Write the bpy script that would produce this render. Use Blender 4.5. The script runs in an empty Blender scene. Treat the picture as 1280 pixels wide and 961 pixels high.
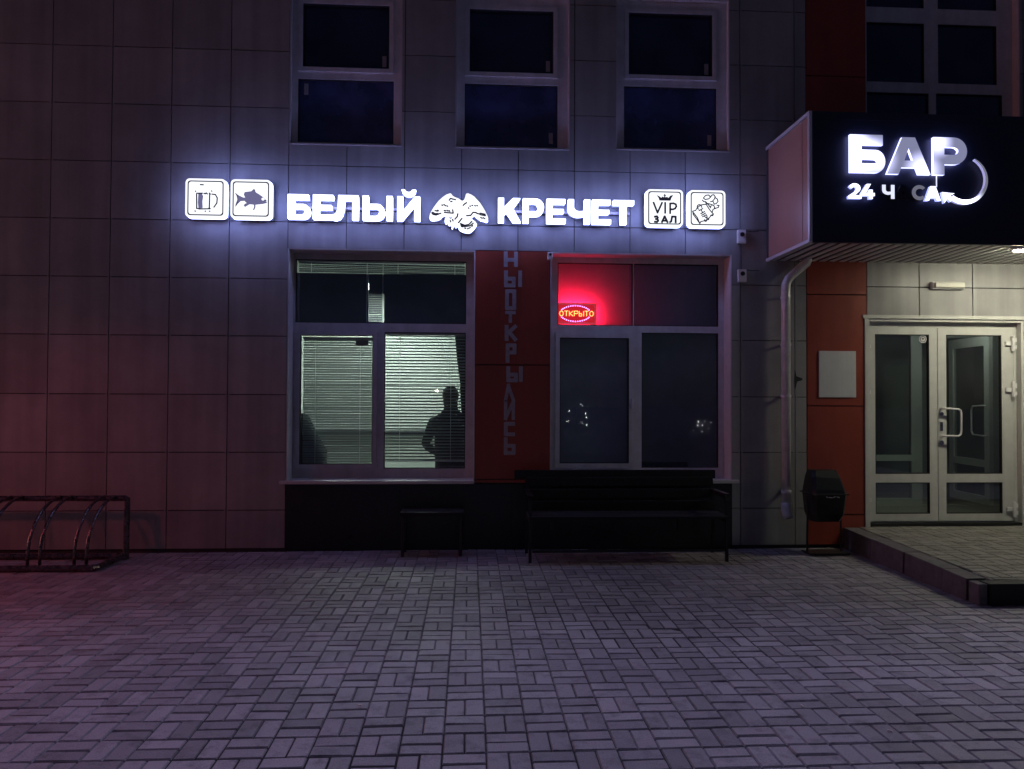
import bpy, bmesh, math, random
from mathutils import Vector, Matrix
random.seed(7)
sc = bpy.context.scene
C = sc.collection
PI = math.pi
W = 8.05            # the facade plane

# ------------------------------------------------------------------ materials
def mat(name, col, rough=.6, metal=0, var=0, vscale=4, bump=0, bscale=60, island=0, spec=.5, coat=0, rvar=0, dirt=0):
    m = bpy.data.materials.new(name); m.use_nodes = True
    nt = m.node_tree; N = nt.nodes; L = nt.links
    b = N['Principled BSDF']
    b.inputs['Base Color'].default_value = (*col, 1)
    b.inputs['Roughness'].default_value = rough
    b.inputs['Metallic'].default_value = metal
    b.inputs['Specular IOR Level'].default_value = spec
    b.inputs['Coat Weight'].default_value = coat
    b.inputs['Coat Roughness'].default_value = .25
    tc = N.new('ShaderNodeTexCoord')
    last = None
    if var or rvar:
        n = N.new('ShaderNodeTexNoise'); n.inputs['Scale'].default_value = vscale; n.inputs['Detail'].default_value = 6
        n.inputs['Roughness'].default_value = .65
        L.new(tc.outputs['Object'], n.inputs['Vector'])
        mr = N.new('ShaderNodeMapRange'); mr.inputs['From Min'].default_value = .3; mr.inputs['From Max'].default_value = .7
        mr.inputs['To Min'].default_value = 1-var; mr.inputs['To Max'].default_value = 1+var
        L.new(n.outputs['Fac'], mr.inputs['Value']); last = mr.outputs['Result']
        if rvar:
            r = N.new('ShaderNodeMapRange'); r.inputs['From Min'].default_value = .3; r.inputs['From Max'].default_value = .7
            r.inputs['To Min'].default_value = rough-rvar; r.inputs['To Max'].default_value = rough+rvar
            L.new(n.outputs['Fac'], r.inputs['Value']); L.new(r.outputs['Result'], b.inputs['Roughness'])
    if island:
        g = N.new('ShaderNodeNewGeometry')
        mr = N.new('ShaderNodeMapRange'); mr.inputs['To Min'].default_value = 1-island; mr.inputs['To Max'].default_value = 1+island
        L.new(g.outputs['Random Per Island'], mr.inputs['Value'])
        if last:
            mu = N.new('ShaderNodeMath'); mu.operation = 'MULTIPLY'; L.new(last, mu.inputs[0]); L.new(mr.outputs['Result'], mu.inputs[1]); last = mu.outputs[0]
        else: last = mr.outputs['Result']
    if dirt:      # vertical run-off streaks, a stain of the surface itself
        mp = N.new('ShaderNodeMapping'); mp.inputs['Scale'].default_value = (7, 7, .35)
        L.new(tc.outputs['Object'], mp.inputs['Vector'])
        n = N.new('ShaderNodeTexNoise'); n.inputs['Scale'].default_value = 1; n.inputs['Detail'].default_value = 5
        L.new(mp.outputs['Vector'], n.inputs['Vector'])
        mr = N.new('ShaderNodeMapRange'); mr.inputs['From Min'].default_value = .35; mr.inputs['From Max'].default_value = .65
        mr.inputs['To Min'].default_value = 1-dirt; mr.inputs['To Max'].default_value = 1
        L.new(n.outputs['Fac'], mr.inputs['Value'])
        if last:
            mu = N.new('ShaderNodeMath'); mu.operation = 'MULTIPLY'; L.new(last, mu.inputs[0]); L.new(mr.outputs['Result'], mu.inputs[1]); last = mu.outputs[0]
        else: last = mr.outputs['Result']
    if last:
        mx = N.new('ShaderNodeVectorMath'); mx.operation = 'SCALE'; mx.inputs[0].default_value = col
        L.new(last, mx.inputs['Scale']); L.new(mx.outputs['Vector'], b.inputs['Base Color'])
    if bump:
        n = N.new('ShaderNodeTexNoise'); n.inputs['Scale'].default_value = bscale; n.inputs['Detail'].default_value = 4
        L.new(tc.outputs['Object'], n.inputs['Vector'])
        bp = N.new('ShaderNodeBump'); bp.inputs['Strength'].default_value = bump; bp.inputs['Distance'].default_value = .004
        L.new(n.outputs['Fac'], bp.inputs['Height']); L.new(bp.outputs['Normal'], b.inputs['Normal'])
    return m

def emi(name, col, s, base=(.8, .8, .8)):
    m = bpy.data.materials.new(name); m.use_nodes = True
    b = m.node_tree.nodes['Principled BSDF']
    b.inputs['Base Color'].default_value = (*base, 1); b.inputs['Roughness'].default_value = .4
    b.inputs['Emission Color'].default_value = (*col, 1); b.inputs['Emission Strength'].default_value = s
    return m

def emi_spots(name, col, lo, hi, spots, rad):
    """translucent letter face with failing LEDs behind it: glows round the few that work (object space = world)"""
    m = emi(name, col, 1, (.2, .2, .25)); nt = m.node_tree; N = nt.nodes; L = nt.links
    tc = N.new('ShaderNodeTexCoord'); acc = None
    for (x, y, z), k in spots:
        d = N.new('ShaderNodeVectorMath'); d.operation = 'DISTANCE'; d.inputs[1].default_value = (x, y, z)
        L.new(tc.outputs['Object'], d.inputs[0])
        mr = N.new('ShaderNodeMapRange'); mr.interpolation_type = 'SMOOTHSTEP'
        mr.inputs['From Min'].default_value = rad*k; mr.inputs['From Max'].default_value = 0
        mr.inputs['To Min'].default_value = 0; mr.inputs['To Max'].default_value = hi
        L.new(d.outputs['Value'], mr.inputs['Value'])
        if acc is None: acc = mr.outputs['Result']
        else:
            a = N.new('ShaderNodeMath'); a.operation = 'ADD'; L.new(acc, a.inputs[0]); L.new(mr.outputs['Result'], a.inputs[1]); acc = a.outputs[0]
    a = N.new('ShaderNodeMath'); a.operation = 'ADD'; a.inputs[1].default_value = lo; L.new(acc, a.inputs[0])
    L.new(a.outputs[0], N['Principled BSDF'].inputs['Emission Strength'])
    return m

def glass_mat(name, tint=(1, 1, 1), refl=.1, dust_glow=.02, dcol=(.5, .5, .55), rough=.02):
    m = bpy.data.materials.new(name); m.use_nodes = True
    nt = m.node_tree; N = nt.nodes; L = nt.links; N.clear()
    o = N.new('ShaderNodeOutputMaterial'); t = N.new('ShaderNodeBsdfTransparent'); t.inputs[0].default_value = (*tint, 1)
    g = N.new('ShaderNodeBsdfGlossy'); g.inputs['Roughness'].default_value = rough; g.inputs['Color'].default_value = (.9, .9, .9, 1)
    lw = N.new('ShaderNodeLayerWeight'); lw.inputs['Blend'].default_value = .35
    mr = N.new('ShaderNodeMapRange'); mr.inputs['To Min'].default_value = refl; mr.inputs['To Max'].default_value = .9
    mx = N.new('ShaderNodeMixShader'); L.new(lw.outputs['Facing'], mr.inputs['Value'])
    pw = N.new('ShaderNodeMath'); pw.operation = 'POWER'; pw.inputs[1].default_value = 3
    L.new(lw.outputs['Facing'], pw.inputs[0]); L.new(pw.outputs[0], mr.inputs['Value'])
    L.new(mr.outputs['Result'], mx.inputs[0]); L.new(t.outputs[0], mx.inputs[1]); L.new(g.outputs[0], mx.inputs[2])
    d = N.new('ShaderNodeBsdfDiffuse'); d.inputs[0].default_value = (*dcol, 1)
    m2 = N.new('ShaderNodeMixShader')
    tc = N.new('ShaderNodeTexCoord'); n = N.new('ShaderNodeTexNoise'); n.inputs['Scale'].default_value = 3; n.inputs['Detail'].default_value = 8
    L.new(tc.outputs['Object'], n.inputs['Vector'])
    q = N.new('ShaderNodeMapRange'); q.inputs['From Min'].default_value = .3; q.inputs['From Max'].default_value = .75
    q.inputs['To Min'].default_value = dust_glow*.4; q.inputs['To Max'].default_value = dust_glow*1.6
    L.new(n.outputs['Fac'], q.inputs['Value']); L.new(q.outputs['Result'], m2.inputs[0])
    L.new(mx.outputs[0], m2.inputs[1]); L.new(d.outputs[0], m2.inputs[2]); L.new(m2.outputs[0], o.inputs['Surface'])
    return m

def slat_mat(name, col, tr=.35):
    m = bpy.data.materials.new(name); m.use_nodes = True
    nt = m.node_tree; N = nt.nodes; L = nt.links; N.clear()
    o = N.new('ShaderNodeOutputMaterial'); d = N.new('ShaderNodeBsdfDiffuse'); d.inputs[0].default_value = (*col, 1)
    t = N.new('ShaderNodeBsdfTranslucent'); t.inputs[0].default_value = (*col, 1)
    mx = N.new('ShaderNodeMixShader'); mx.inputs[0].default_value = tr
    L.new(d.outputs[0], mx.inputs[1]); L.new(t.outputs[0], mx.inputs[2]); L.new(mx.outputs[0], o.inputs['Surface'])
    return m

M = {}
M['tile'] = mat('granite_tile', (.35, .345, .335), .42, var=.14, vscale=2.2, island=.08, bump=.10, bscale=150, rvar=.12, dirt=.2)
M['back'] = mat('dark_substructure', (.07, .065, .07), .9)
M['red'] = mat('red_composite_panel', (.31, .055, .032), .38, var=.14, vscale=3, rvar=.08, dirt=.18)
M['plinth'] = mat('black_plinth', (.012, .013, .016), .35, var=.4, vscale=6, rvar=.1)
M['frame'] = mat('pvc_frame', (.70, .67, .68), .4, var=.12, vscale=9, dirt=.15)
M['frame_b'] = mat('darker_frame', (.50, .47, .47), .45, var=.15, vscale=9, dirt=.15)  # frame tone darker than that of the other windows
M['gasket'] = mat('gasket', (.015, .015, .015), .6)
M['reveal'] = mat('reveal_plaster', (.6, .56, .55), .6, var=.1, vscale=6)
M['sill'] = mat('sill_metal', (.6, .57, .57), .33, metal=.2, var=.1, vscale=10)
M['alu'] = mat('painted_aluminium', (.62, .62, .58), .38, var=.06, vscale=12, dirt=.1)
M['glass'] = glass_mat('window_glass', (.9, .95, .93), .07, .015)
M['glass_door'] = glass_mat('door_glass', (.8, .86, .82), .09, .02)
M['glass_up'] = glass_mat('tinted_glass', (.25, .3, .4), .08, .14, (.14, .19, .36))
M['glass_low'] = glass_mat('glow_tinted_glass', (.25, .3, .4), .10, .42, (.13, .15, .38))  # blue sign glow on the lower panes put into the diffuse colour
M['film'] = mat('frosted_film', (.30, .30, .40), .55, var=.2, vscale=2)
M['blackout'] = mat('added_dark_board', (.035, .035, .055), .5, var=.3, vscale=3)
M['slat'] = slat_mat('white_slat', (.34, .38, .36), .10)
M['cord'] = mat('white_cord', (.8, .85, .8), .6)
M['white'] = mat('white_plastic', (.75, .75, .73), .4, var=.05)
M['paper'] = mat('white_board', (.62, .62, .62), .5, var=.06, vscale=8, dirt=.1)
M['black'] = mat('black_paint', (.012, .012, .013), .42, var=.3, vscale=14, bump=.1, bscale=90)
M['blackwood'] = mat('black_stained_boards', (.009, .009, .011), .75, var=.35, vscale=10, bump=.2, bscale=40)
M['fascia'] = mat('black_fascia_panel', (.016, .019, .042), .45, var=.2, vscale=2, rvar=.06)
M['steel'] = mat('dark_worn_steel', (.16, .13, .13), .28, metal=.85, var=.3, vscale=20, rvar=.1)
M['chrome'] = mat('brushed_steel', (.7, .7, .68), .25, metal=1)
M['tape'] = mat('grey_tape', (.36, .33, .35), .55, var=.15, vscale=30)
M['inner'] = mat('painted_inner_wall', (.62, .66, .62), .7, var=.06, vscale=2)
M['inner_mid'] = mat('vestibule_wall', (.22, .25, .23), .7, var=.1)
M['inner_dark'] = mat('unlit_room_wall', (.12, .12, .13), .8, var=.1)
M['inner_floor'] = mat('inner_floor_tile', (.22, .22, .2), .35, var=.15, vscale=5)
M['cloth'] = mat('dark_cloth', (.02, .022, .025), .85, var=.2, vscale=8)
M['skin'] = mat('skin', (.42, .26, .2), .55)
M['hair'] = mat('dark_hair', (.02, .015, .012), .6)
M['soffit'] = mat('soffit_slats', (.8, .78, .74), .4, var=.06, vscale=6, island=.06)
M['pipe'] = mat('drainpipe_metal', (.72, .71, .69), .35, metal=.15, var=.15, vscale=10, dirt=.25)
M['kerb'] = mat('kerb_concrete', (.12, .11, .115), .8, var=.25, vscale=9, bump=.5, bscale=50, island=.12)
M['kerb_black'] = mat('black_kerb', (.012, .013, .012), .7, var=.3, vscale=10, bump=.3)
M['bedding'] = mat('joint_sand', (.03, .027, .03), .95)
M['ground'] = mat('far_ground', (.08, .075, .08), .85, var=.3, vscale=1.5)
M['letter'] = emi('lit_letter_face', (.60, .65, 1), 4)
M['letter_side'] = emi('lit_letter_edge', (.32, .38, 1), 9.5)
M['icon_face'] = emi('lit_icon_face', (.90, .94, 1), 1.25)
M['bird'] = emi('lit_bird_face', (.90, .93, 1), 1.35)
M['can'] = mat('white_letter_can', (.45, .45, .5), .4)
M['film_dark'] = emi('dark_film_on_lit_face', (.4, .4, .75), .03, (.03, .03, .05))
M['film_mid'] = emi('violet_film_on_lit_face', (.45, .43, .85), .32, (.1, .1, .2))
M['letter_dim'] = emi('half_lit_letter_face', (.75, .78, 1), 1.1)

# pavers: chipped, stained, each its own tone
def paver_mat(name, col, stain):
    m = mat(name, col, .58, var=.18, vscale=1.1, island=.24, bump=.7, bscale=140, rvar=.14)
    nt = m.node_tree; N = nt.nodes; L = nt.links; b = N['Principled BSDF']
    src = b.inputs['Base Color'].links[0].from_socket
    tc = N.new('ShaderNodeTexCoord'); n = N.new('ShaderNodeTexNoise'); n.inputs['Scale'].default_value = 7; n.inputs['Detail'].default_value = 7; n.inputs['Roughness'].default_value = .75
    L.new(tc.outputs['Object'], n.inputs['Vector'])
    q = N.new('ShaderNodeMapRange'); q.inputs['From Min'].default_value = .50; q.inputs['From Max'].default_value = .68; q.inputs['To Min'].default_value = 1; q.inputs['To Max'].default_value = 1-stain
    L.new(n.outputs['Fac'], q.inputs['Value'])
    n2 = N.new('ShaderNodeTexNoise'); n2.inputs['Scale'].default_value = 170; n2.inputs['Detail'].default_value = 3
    L.new(tc.outputs['Object'], n2.inputs['Vector'])
    q2 = N.new('ShaderNodeMapRange'); q2.inputs['From Min'].default_value = .3; q2.inputs['From Max'].default_value = .7; q2.inputs['To Min'].default_value = .8; q2.inputs['To Max'].default_value = 1.2
    L.new(n2.outputs['Fac'], q2.inputs['Value'])
    mu = N.new('ShaderNodeMath'); mu.operation = 'MULTIPLY'; L.new(q.outputs['Result'], mu.inputs[0]); L.new(q2.outputs['Result'], mu.inputs[1])
    v = N.new('ShaderNodeVectorMath'); v.operation = 'SCALE'; L.new(src, v.inputs[0]); L.new(mu.outputs[0], v.inputs['Scale']); L.new(v.outputs['Vector'], b.inputs['Base Color'])
    return m
M['paver'] = paver_mat('concrete_paver', (.32, .30, .31), .45)
M['paver_b'] = paver_mat('porch_paver', (.22, .205, .185), .45)

# ------------------------------------------------------------------ helpers
def link(name, me, m, parent=None):
    o = bpy.data.objects.new(name, me); C.objects.link(o)
    for x in (m if isinstance(m, (list, tuple)) else [m]): me.materials.append(x)
    if parent: o.parent = parent; o.matrix_parent_inverse = parent.matrix_world.inverted() if False else Matrix.Translation(-Vector(parent.location))
    return o
def obj(name, bm, m, parent=None, smooth=False, bevel=0):
    if bevel:
        bmesh.ops.bevel(bm, geom=list(bm.edges), offset=bevel, segments=2, affect='EDGES', profile=.6, clamp_overlap=True)
    bmesh.ops.recalc_face_normals(bm, faces=bm.faces)
    me = bpy.data.meshes.new(name); bm.to_mesh(me); bm.free()
    if smooth:
        for p in me.polygons: p.use_smooth = True
    return link(name, me, m, parent)
def tag(o, label=None, cat=None, group=None, kind=None):
    if label: o['label'] = label
    if cat: o['category'] = cat
    if group: o['group'] = group
    if kind: o['kind'] = kind
    return o
def thing(name, label, cat, loc=(0, 0, 0), group=None):
    o = bpy.data.objects.new(name, None); C.objects.link(o); o.location = loc; o.empty_display_size = .2
    return tag(o, label, cat, group)
def bx(bm, x0, x1, y0, y1, z0, z1):
    v = [bm.verts.new((x, y, z)) for x in (x0, x1) for y in (y0, y1) for z in (z0, z1)]
    for f in ((0, 1, 3, 2), (4, 6, 7, 5), (0, 4, 5, 1), (2, 3, 7, 6), (0, 2, 6, 4), (1, 5, 7, 3)): bm.faces.new([v[i] for i in f])
    return v
def box(name, b, m, parent=None, bevel=0):
    bm = bmesh.new(); bx(bm, *b); return obj(name, bm, m, parent, bevel=bevel)
def tube(bm, pts, r, n=10, cap=True, square=False):
    pts = [Vector(p) for p in pts]; rings = []
    up = None
    for i, p in enumerate(pts):
        if i == 0: d = pts[1]-p
        elif i == len(pts)-1: d = p-pts[i-1]
        else: d = (pts[i+1]-p).normalized()+(p-pts[i-1]).normalized()
        d.normalize()
        if up is None: up = Vector((0, 0, 1)) if abs(d.z) < .9 else Vector((0, 1, 0))
        a = d.cross(up).normalized(); b = a.cross(d).normalized(); up = b
        rr = r[i] if isinstance(r, (list, tuple)) else r
        k = 4 if square else n; off = PI/4 if square else 0
        rings.append([bm.verts.new(p+(a*math.cos(2*PI*j/k+off)+b*math.sin(2*PI*j/k+off))*rr) for j in range(k)])
    k = len(rings[0])
    for A, B in zip(rings, rings[1:]):
        for j in range(k): bm.faces.new([A[j], A[(j+1) % k], B[(j+1) % k], B[j]])
    if cap: bm.faces.new(rings[0][::-1]); bm.faces.new(rings[-1])
def shape(name, contours, y0, y1, m, parent=None, sidemat=None):
    """contours in the (x,z) plane, even-odd filled, thick from y0 (front) to y1 (back)"""
    cu = bpy.data.curves.new('c', 'CURVE'); cu.dimensions = '2D'; cu.fill_mode = 'BOTH'; cu.extrude = abs(y1-y0)/2
    for c in contours:
        s = cu.splines.new('POLY'); s.points.add(len(c)-1)
        for i, (x, z) in enumerate(c): s.points[i].co = (x, z, 0, 1)
        s.use_cyclic_u = True
    t = bpy.data.objects.new('t', cu); C.objects.link(t)
    dg = bpy.context.evaluated_depsgraph_get()
    me = bpy.data.meshes.new_from_object(t.evaluated_get(dg))
    bpy.data.objects.remove(t); bpy.data.curves.remove(cu)
    return finish2d(name, me, y0, y1, m, parent, sidemat)
def finish2d(name, me, y0, y1, m, parent, sidemat):
    ym = (y0+y1)/2
    me.transform(Matrix(((1, 0, 0, 0), (0, 0, -1, ym), (0, 1, 0, 0), (0, 0, 0, 1))))
    me.name = name
    me.materials.clear()
    o = link(name, me, [m]+([sidemat] if sidemat else []), parent)
    if sidemat:
        for p in me.polygons: p.material_index = 0 if p.normal.y < -.7 else 1
    return o
def text(name, s, x, z, size, y0, y1, m, parent=None, off=0, rot=0, align='CENTER', sx=1):
    cu = bpy.data.curves.new('t', 'FONT'); cu.body = s; cu.size = size; cu.extrude = abs(y1-y0)/2; cu.offset = off
    cu.align_x = align; cu.align_y = 'CENTER'
    t = bpy.data.objects.new('t', cu); C.objects.link(t); t.scale = (sx, 1, 1)
    dg = bpy.context.evaluated_depsgraph_get()
    me = bpy.data.meshes.new_from_object(t.evaluated_get(dg))
    bpy.data.objects.remove(t); bpy.data.curves.remove(cu)
    me.transform(Matrix.Translation((x, z, 0)) @ Matrix.Rotation(rot, 4, 'Z') @ Matrix.Diagonal((sx, 1, 1, 1)))
    return finish2d(name, me, y0, y1, m, parent, None)
def strokes(name, lines, w, y0, y1, m, parent=None):
    """flat strips of width w along polylines in (x,z); every segment slightly proud of the last so that none coincide"""
    bm = bmesh.new(); k = 0
    for ln in lines:
        for (a, b) in zip(ln, ln[1:]):
            a = Vector(a); b = Vector(b); d = (b-a)
            if d.length < 1e-6: continue
            d.normalize(); n = Vector((-d.y, d.x))*w/2; e = d*w*.35
            q = [a-e+n, b+e+n, b+e-n, a-e-n]; dy = .0003*(k % 5); k += 1
            f = [bm.verts.new((p.x, y0-dy, p.y)) for p in q]; g = [bm.verts.new((p.x, y1, p.y)) for p in q]
            bm.faces.new(f); bm.faces.new(g[::-1])
            for i in range(4): bm.faces.new([f[i], f[(i+1) % 4], g[(i+1) % 4], g[i]])
    return obj(name, bm, m, parent)
def arc(cx, cz, rx, rz, a0, a1, n=14):
    return [(cx+rx*math.cos(math.radians(a0+(a1-a0)*i/n)), cz+rz*math.sin(math.radians(a0+(a1-a0)*i/n))) for i in range(n+1)]
def rrect(x0, x1, z0, z1, r):
    return arc(x1-r, z1-r, r, r, 0, 90, 6)+arc(x0+r, z1-r, r, r, 90, 180, 6)+arc(x0+r, z0+r, r, r, 180, 270, 6)+arc(x1-r, z0+r, r, r, 270, 360, 6)

def panels(bm, x0, x1, z0, z1, holes, xs, zs, gap, yf, yb, tilt=0):
    """cladding with holes: pieces of one tile share a slightly tilted plane; joints only on the xs / zs lines"""
    gx = sorted({x0, x1} | {v for v in xs if x0 < v < x1}); gz = sorted({z0, z1} | {v for v in zs if z0 < v < z1})
    h = gap/2
    for a, b in zip(gx, gx[1:]):
        for c, d in zip(gz, gz[1:]):
            ta, tb, tc = (random.uniform(-1, 1)*tilt for _ in range(3))
            A, B, Cc, D = a+h, b-h, c+h, d-h
            if B-A < .02 or D-Cc < .02: continue
            cx = sorted({A, B} | {v for o in holes for v in o[:2] if A < v < B})
            cz = sorted({Cc, D} | {v for o in holes for v in o[2:] if Cc < v < D})
            vf = {}; mx, mz = (a+b)/2, (c+d)/2
            def V(x, z, back):
                k = (x, z, back)
                if k not in vf:
                    y = yb if back else yf+ta*(x-mx)+tb*(z-mz)+tc*.15
                    vf[k] = bm.verts.new((x, y, z))
                return vf[k]
            keep = set()
            for i in range(len(cx)-1):
                for j in range(len(cz)-1):
                    px, pz = (cx[i]+cx[i+1])/2, (cz[j]+cz[j+1])/2
                    if not any(o[0] < px < o[1] and o[2] < pz < o[3] for o in holes): keep.add((i, j))
            for (i, j) in keep:
                p, q, r, s = cx[i], cx[i+1], cz[j], cz[j+1]
                bm.faces.new([V(p, r, 0), V(q, r, 0), V(q, s, 0), V(p, s, 0)])
                bm.faces.new([V(p, s, 1), V(q, s, 1), V(q, r, 1), V(p, r, 1)])
                if (i-1, j) not in keep: bm.faces.new([V(p, r, 0), V(p, s, 0), V(p, s, 1), V(p, r, 1)])
                if (i+1, j) not in keep: bm.faces.new([V(q, s, 0), V(q, r, 0), V(q, r, 1), V(q, s, 1)])
                if (i, j-1) not in keep: bm.faces.new([V(q, r, 0), V(p, r, 0), V(p, r, 1), V(q, r, 1)])
                if (i, j+1) not in keep: bm.faces.new([V(p, s, 0), V(q, s, 0), V(q, s, 1), V(p, s, 1)])

# ------------------------------------------------------------------ ground
def pavers(name, x0, x1, y0, y1, zf, m, clip=None, parent=None, ox=.085, oy=.04):
    bm = bmesh.new(); S = .2; g = .0042; bv = .006
    i0, i1 = math.floor((x0-ox)/S), math.ceil((x1-ox)/S); j0, j1 = math.floor((y0-oy)/S), math.ceil((y1-oy)/S)
    for i in range(i0, i1):
        for j in range(j0, j1):
            X, Y = ox+i*S, oy+j*S
            halves = [(X, X+S, Y, Y+S/2), (X, X+S, Y+S/2, Y+S)] if (i+j) % 2 else [(X, X+S/2, Y, Y+S), (X+S/2, X+S, Y, Y+S)]
            for (a, b, c, d) in halves:
                a2, b2, c2, d2 = max(a, x0)+g*.35, min(b, x1)-g*.35, max(c, y0)+g*1.2, min(d, y1)-g*1.2
                if clip:
                    a2 = max(a2, clip(max(c2, y0)), clip(d2))
                if b2-a2 < .02 or d2-c2 < .02: continue
                a2 += random.uniform(-.0015, .0015); c2 += random.uniform(-.0015, .0015)
                h = random.uniform(-.0022, .0022); tx = random.uniform(-.014, .014); ty = random.uniform(-.014, .014)
                mx, my = (a2+b2)/2, (c2+d2)/2
                top = [bm.verts.new((x, y, zf(x, y)+h+tx*(x-mx)+ty*(y-my))) for x, y in ((a2+bv, c2+bv), (b2-bv, c2+bv), (b2-bv, d2-bv), (a2+bv, d2-bv))]
                mid = [bm.verts.new((x, y, zf(x, y)+h-.008)) for x, y in ((a2, c2), (b2, c2), (b2, d2), (a2, d2))]
                bot = [bm.verts.new((x, y, zf(x, y)-.03)) for x, y in ((a2, c2), (b2, c2), (b2, d2), (a2, d2))]
                bm.faces.new(top)
                for k in range(4):
                    l = (k+1) % 4
                    bm.faces.new([mid[k], mid[l], top[l], top[k]]); bm.faces.new([bot[k], bot[l], mid[l], mid[k]])
    return obj(name, bm, m, parent)

und = lambda x, y: .006*math.sin(x*1.1+.6*y)*math.sin(y*1.3+1)-.004
tag(pavers('pavement', -12, 10, -1.5, W-.03, und, M['paver']), kind='structure')
bm = bmesh.new(); bx(bm, -12, 10, -1.5, W+.02, -.09, -.013); tag(obj('pavement_bed', bm, M['bedding']), kind='structure')
bm = bmesh.new(); vs = [bm.verts.new(p) for p in ((-150, -150, -.03), (150, -150, -.03), (150, 150, -.03), (-150, 150, -.03))]; bm.faces.new(vs)
tag(obj('ground', bm, M['ground']), kind='structure')

# ------------------------------------------------------------------ building
B = thing('commercial_building', 'large tiled commercial building with red panels, dark upper windows and a glazed entrance', 'building', (0, W, 0))
ZT = 6.75
W1 = (-1.935, .055, .70, 3.19); W2 = (.87, 2.868, .70, 3.19)
U = [(-1.935, -.743, 4.30, 6.02), (-.169, 1.073, 4.30, 6.02), (1.583, 2.846, 4.32, 6.02)]
U2 = []
U4 = (4.395, 6.19, 4.42, 6.68); DR = (4.395, 6.205, .2, 2.505)
COL1 = (.055, .87, .70, 3.2); PL = (-1.935, 2.868, -.1, .70); COL2 = (3.709, 4.395, -.1, ZT)
gx = [-4.385+.6124*k for k in range(-14, 14)]; gz = [.423+.609*k for k in range(0, 15)]
holes = [W1, W2, COL1, PL, *U, *U2]
bm = bmesh.new()
panels(bm, -12.2, 3.709, .02, ZT, holes, gx, gz, .009, W, W+.02, .0035)
for x_ in [g_ for g_ in gx if g_ > -6]:
    for z_ in gz:
        if any(o[0]-.02 < x_ < o[1]+.02 and o[2]-.02 < z_ < o[3]+.02 for o in holes+[DR, U4, COL2]) or not (x_ < -2 or 2.9 < x_ < 3.65) or z_ > ZT-.1: continue
        for dx in (-.013, .013): bx(bm, x_+dx-.007, x_+dx+.007, W-.0045, W+.005, z_-.010, z_+.010)
obj('tile_cladding', bm, M['tile'], B); bm = bmesh.new()
panels(bm, 4.395, 10, .02, ZT, [DR, U4], [4.996, 5.612, 6.228, 6.84, 7.46, 8.07, 8.7, 9.3], gz, .011, W, W+.02, .0035)
obj('tile_cladding', bm, M['tile'], B)
bm = bmesh.new()
panels(bm, *COL1, [], [], [.742, 1.963], .012, W+.004, W+.02, .002)
obj('red_panel', bm, M['red'], B)
bm = bmesh.new()
panels(bm, 3.709, 4.395, .02, ZT, [], [], [.35, 1.545, 2.765, 3.99, 5.2, 6.42, 7.64], .012, W-.004, W+.02, .002)
obj('red_panel', bm, M['red'], B)
bm = bmesh.new(); panels(bm, -1.935, 2.868, .0, .695, [], [-.74, .46, 1.66], [], .003, W-.006, W+.02, .002)
obj('plinth', bm, M['plinth'], B)
# structural wall behind the cladding, roof slab and side walls
bm = bmesh.new()
panels(bm, -12.2, 10, -.2, ZT, [(-1.935, .055, .70, 3.19), W2, *U, *U2, U4, DR], [], [], 0, W+.0205, W+.30)
obj('wall', bm, M['back'], B)
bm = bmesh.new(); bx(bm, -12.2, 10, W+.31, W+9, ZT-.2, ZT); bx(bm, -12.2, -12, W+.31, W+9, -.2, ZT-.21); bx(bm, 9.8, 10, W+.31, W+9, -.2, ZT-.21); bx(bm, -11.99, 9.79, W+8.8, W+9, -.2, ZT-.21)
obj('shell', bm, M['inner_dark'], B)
# torn joint of one tile beside the drainpipe
shape('broken_tile_gap', [[(3.575, 1.93), (3.59, 1.86), (3.66, 1.835), (3.655, 1.815), (3.60, 1.80), (3.575, 1.72), (3.568, 1.80)]], W-.004, W, M['gasket'], B)

def reveal(op, y0, y1, m, t=.012, bottom=True):
    x0, x1, z0, z1 = op; bm = bmesh.new()
    bx(bm, x0-.001, x0+t, y0, y1, z0, z1); bx(bm, x1-t, x1+.001, y0, y1, z0, z1); bx(bm, x0+t, x1-t, y0, y1, z1-t, z1+.001)
    if bottom: bx(bm, x0+t, x1-t, y0, y1, z0-.001, z0+t)
    return obj('reveal', bm, m, B)
def frame(op, glasses, y, d, m, name='window', bars=()):
    """one mesh: outer frame and mullions; the glass lights are its children"""
    bm = bmesh.new(); panels(bm, *op, glasses, [], [], 0, y, y+d)
    f = obj(name, bm, m, B)
    return f
def beads(par, g, y, m, w=.014, d=.006):
    bm = bmesh.new(); x0, x1, z0, z1 = g
    bx(bm, x0, x0+w, y-d, y+.03, z0, z1); bx(bm, x1-w, x1, y-d, y+.03, z0, z1)
    bx(bm, x0+w, x1-w, y-d, y+.03, z0, z0+w); bx(bm, x0+w, x1-w, y-d, y+.03, z1-w, z1)
    return obj('gasket', bm, m, par)
def pane(par, g, y, m):
    bm = bmesh.new(); bx(bm, g[0]-.005, g[1]+.005, y, y+.006, g[2]-.005, g[3]+.005)
    return obj('pane', bm, m, par)
def sash(par, g, w, y, d, m):
    bm = bmesh.new(); panels(bm, g[0]-w, g[1]+w, g[2]-w, g[3]+w, [g], [], [], 0, y, y+d)
    return obj('sash', bm, m, par, bevel=.0)

YG = W+.23
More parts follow.
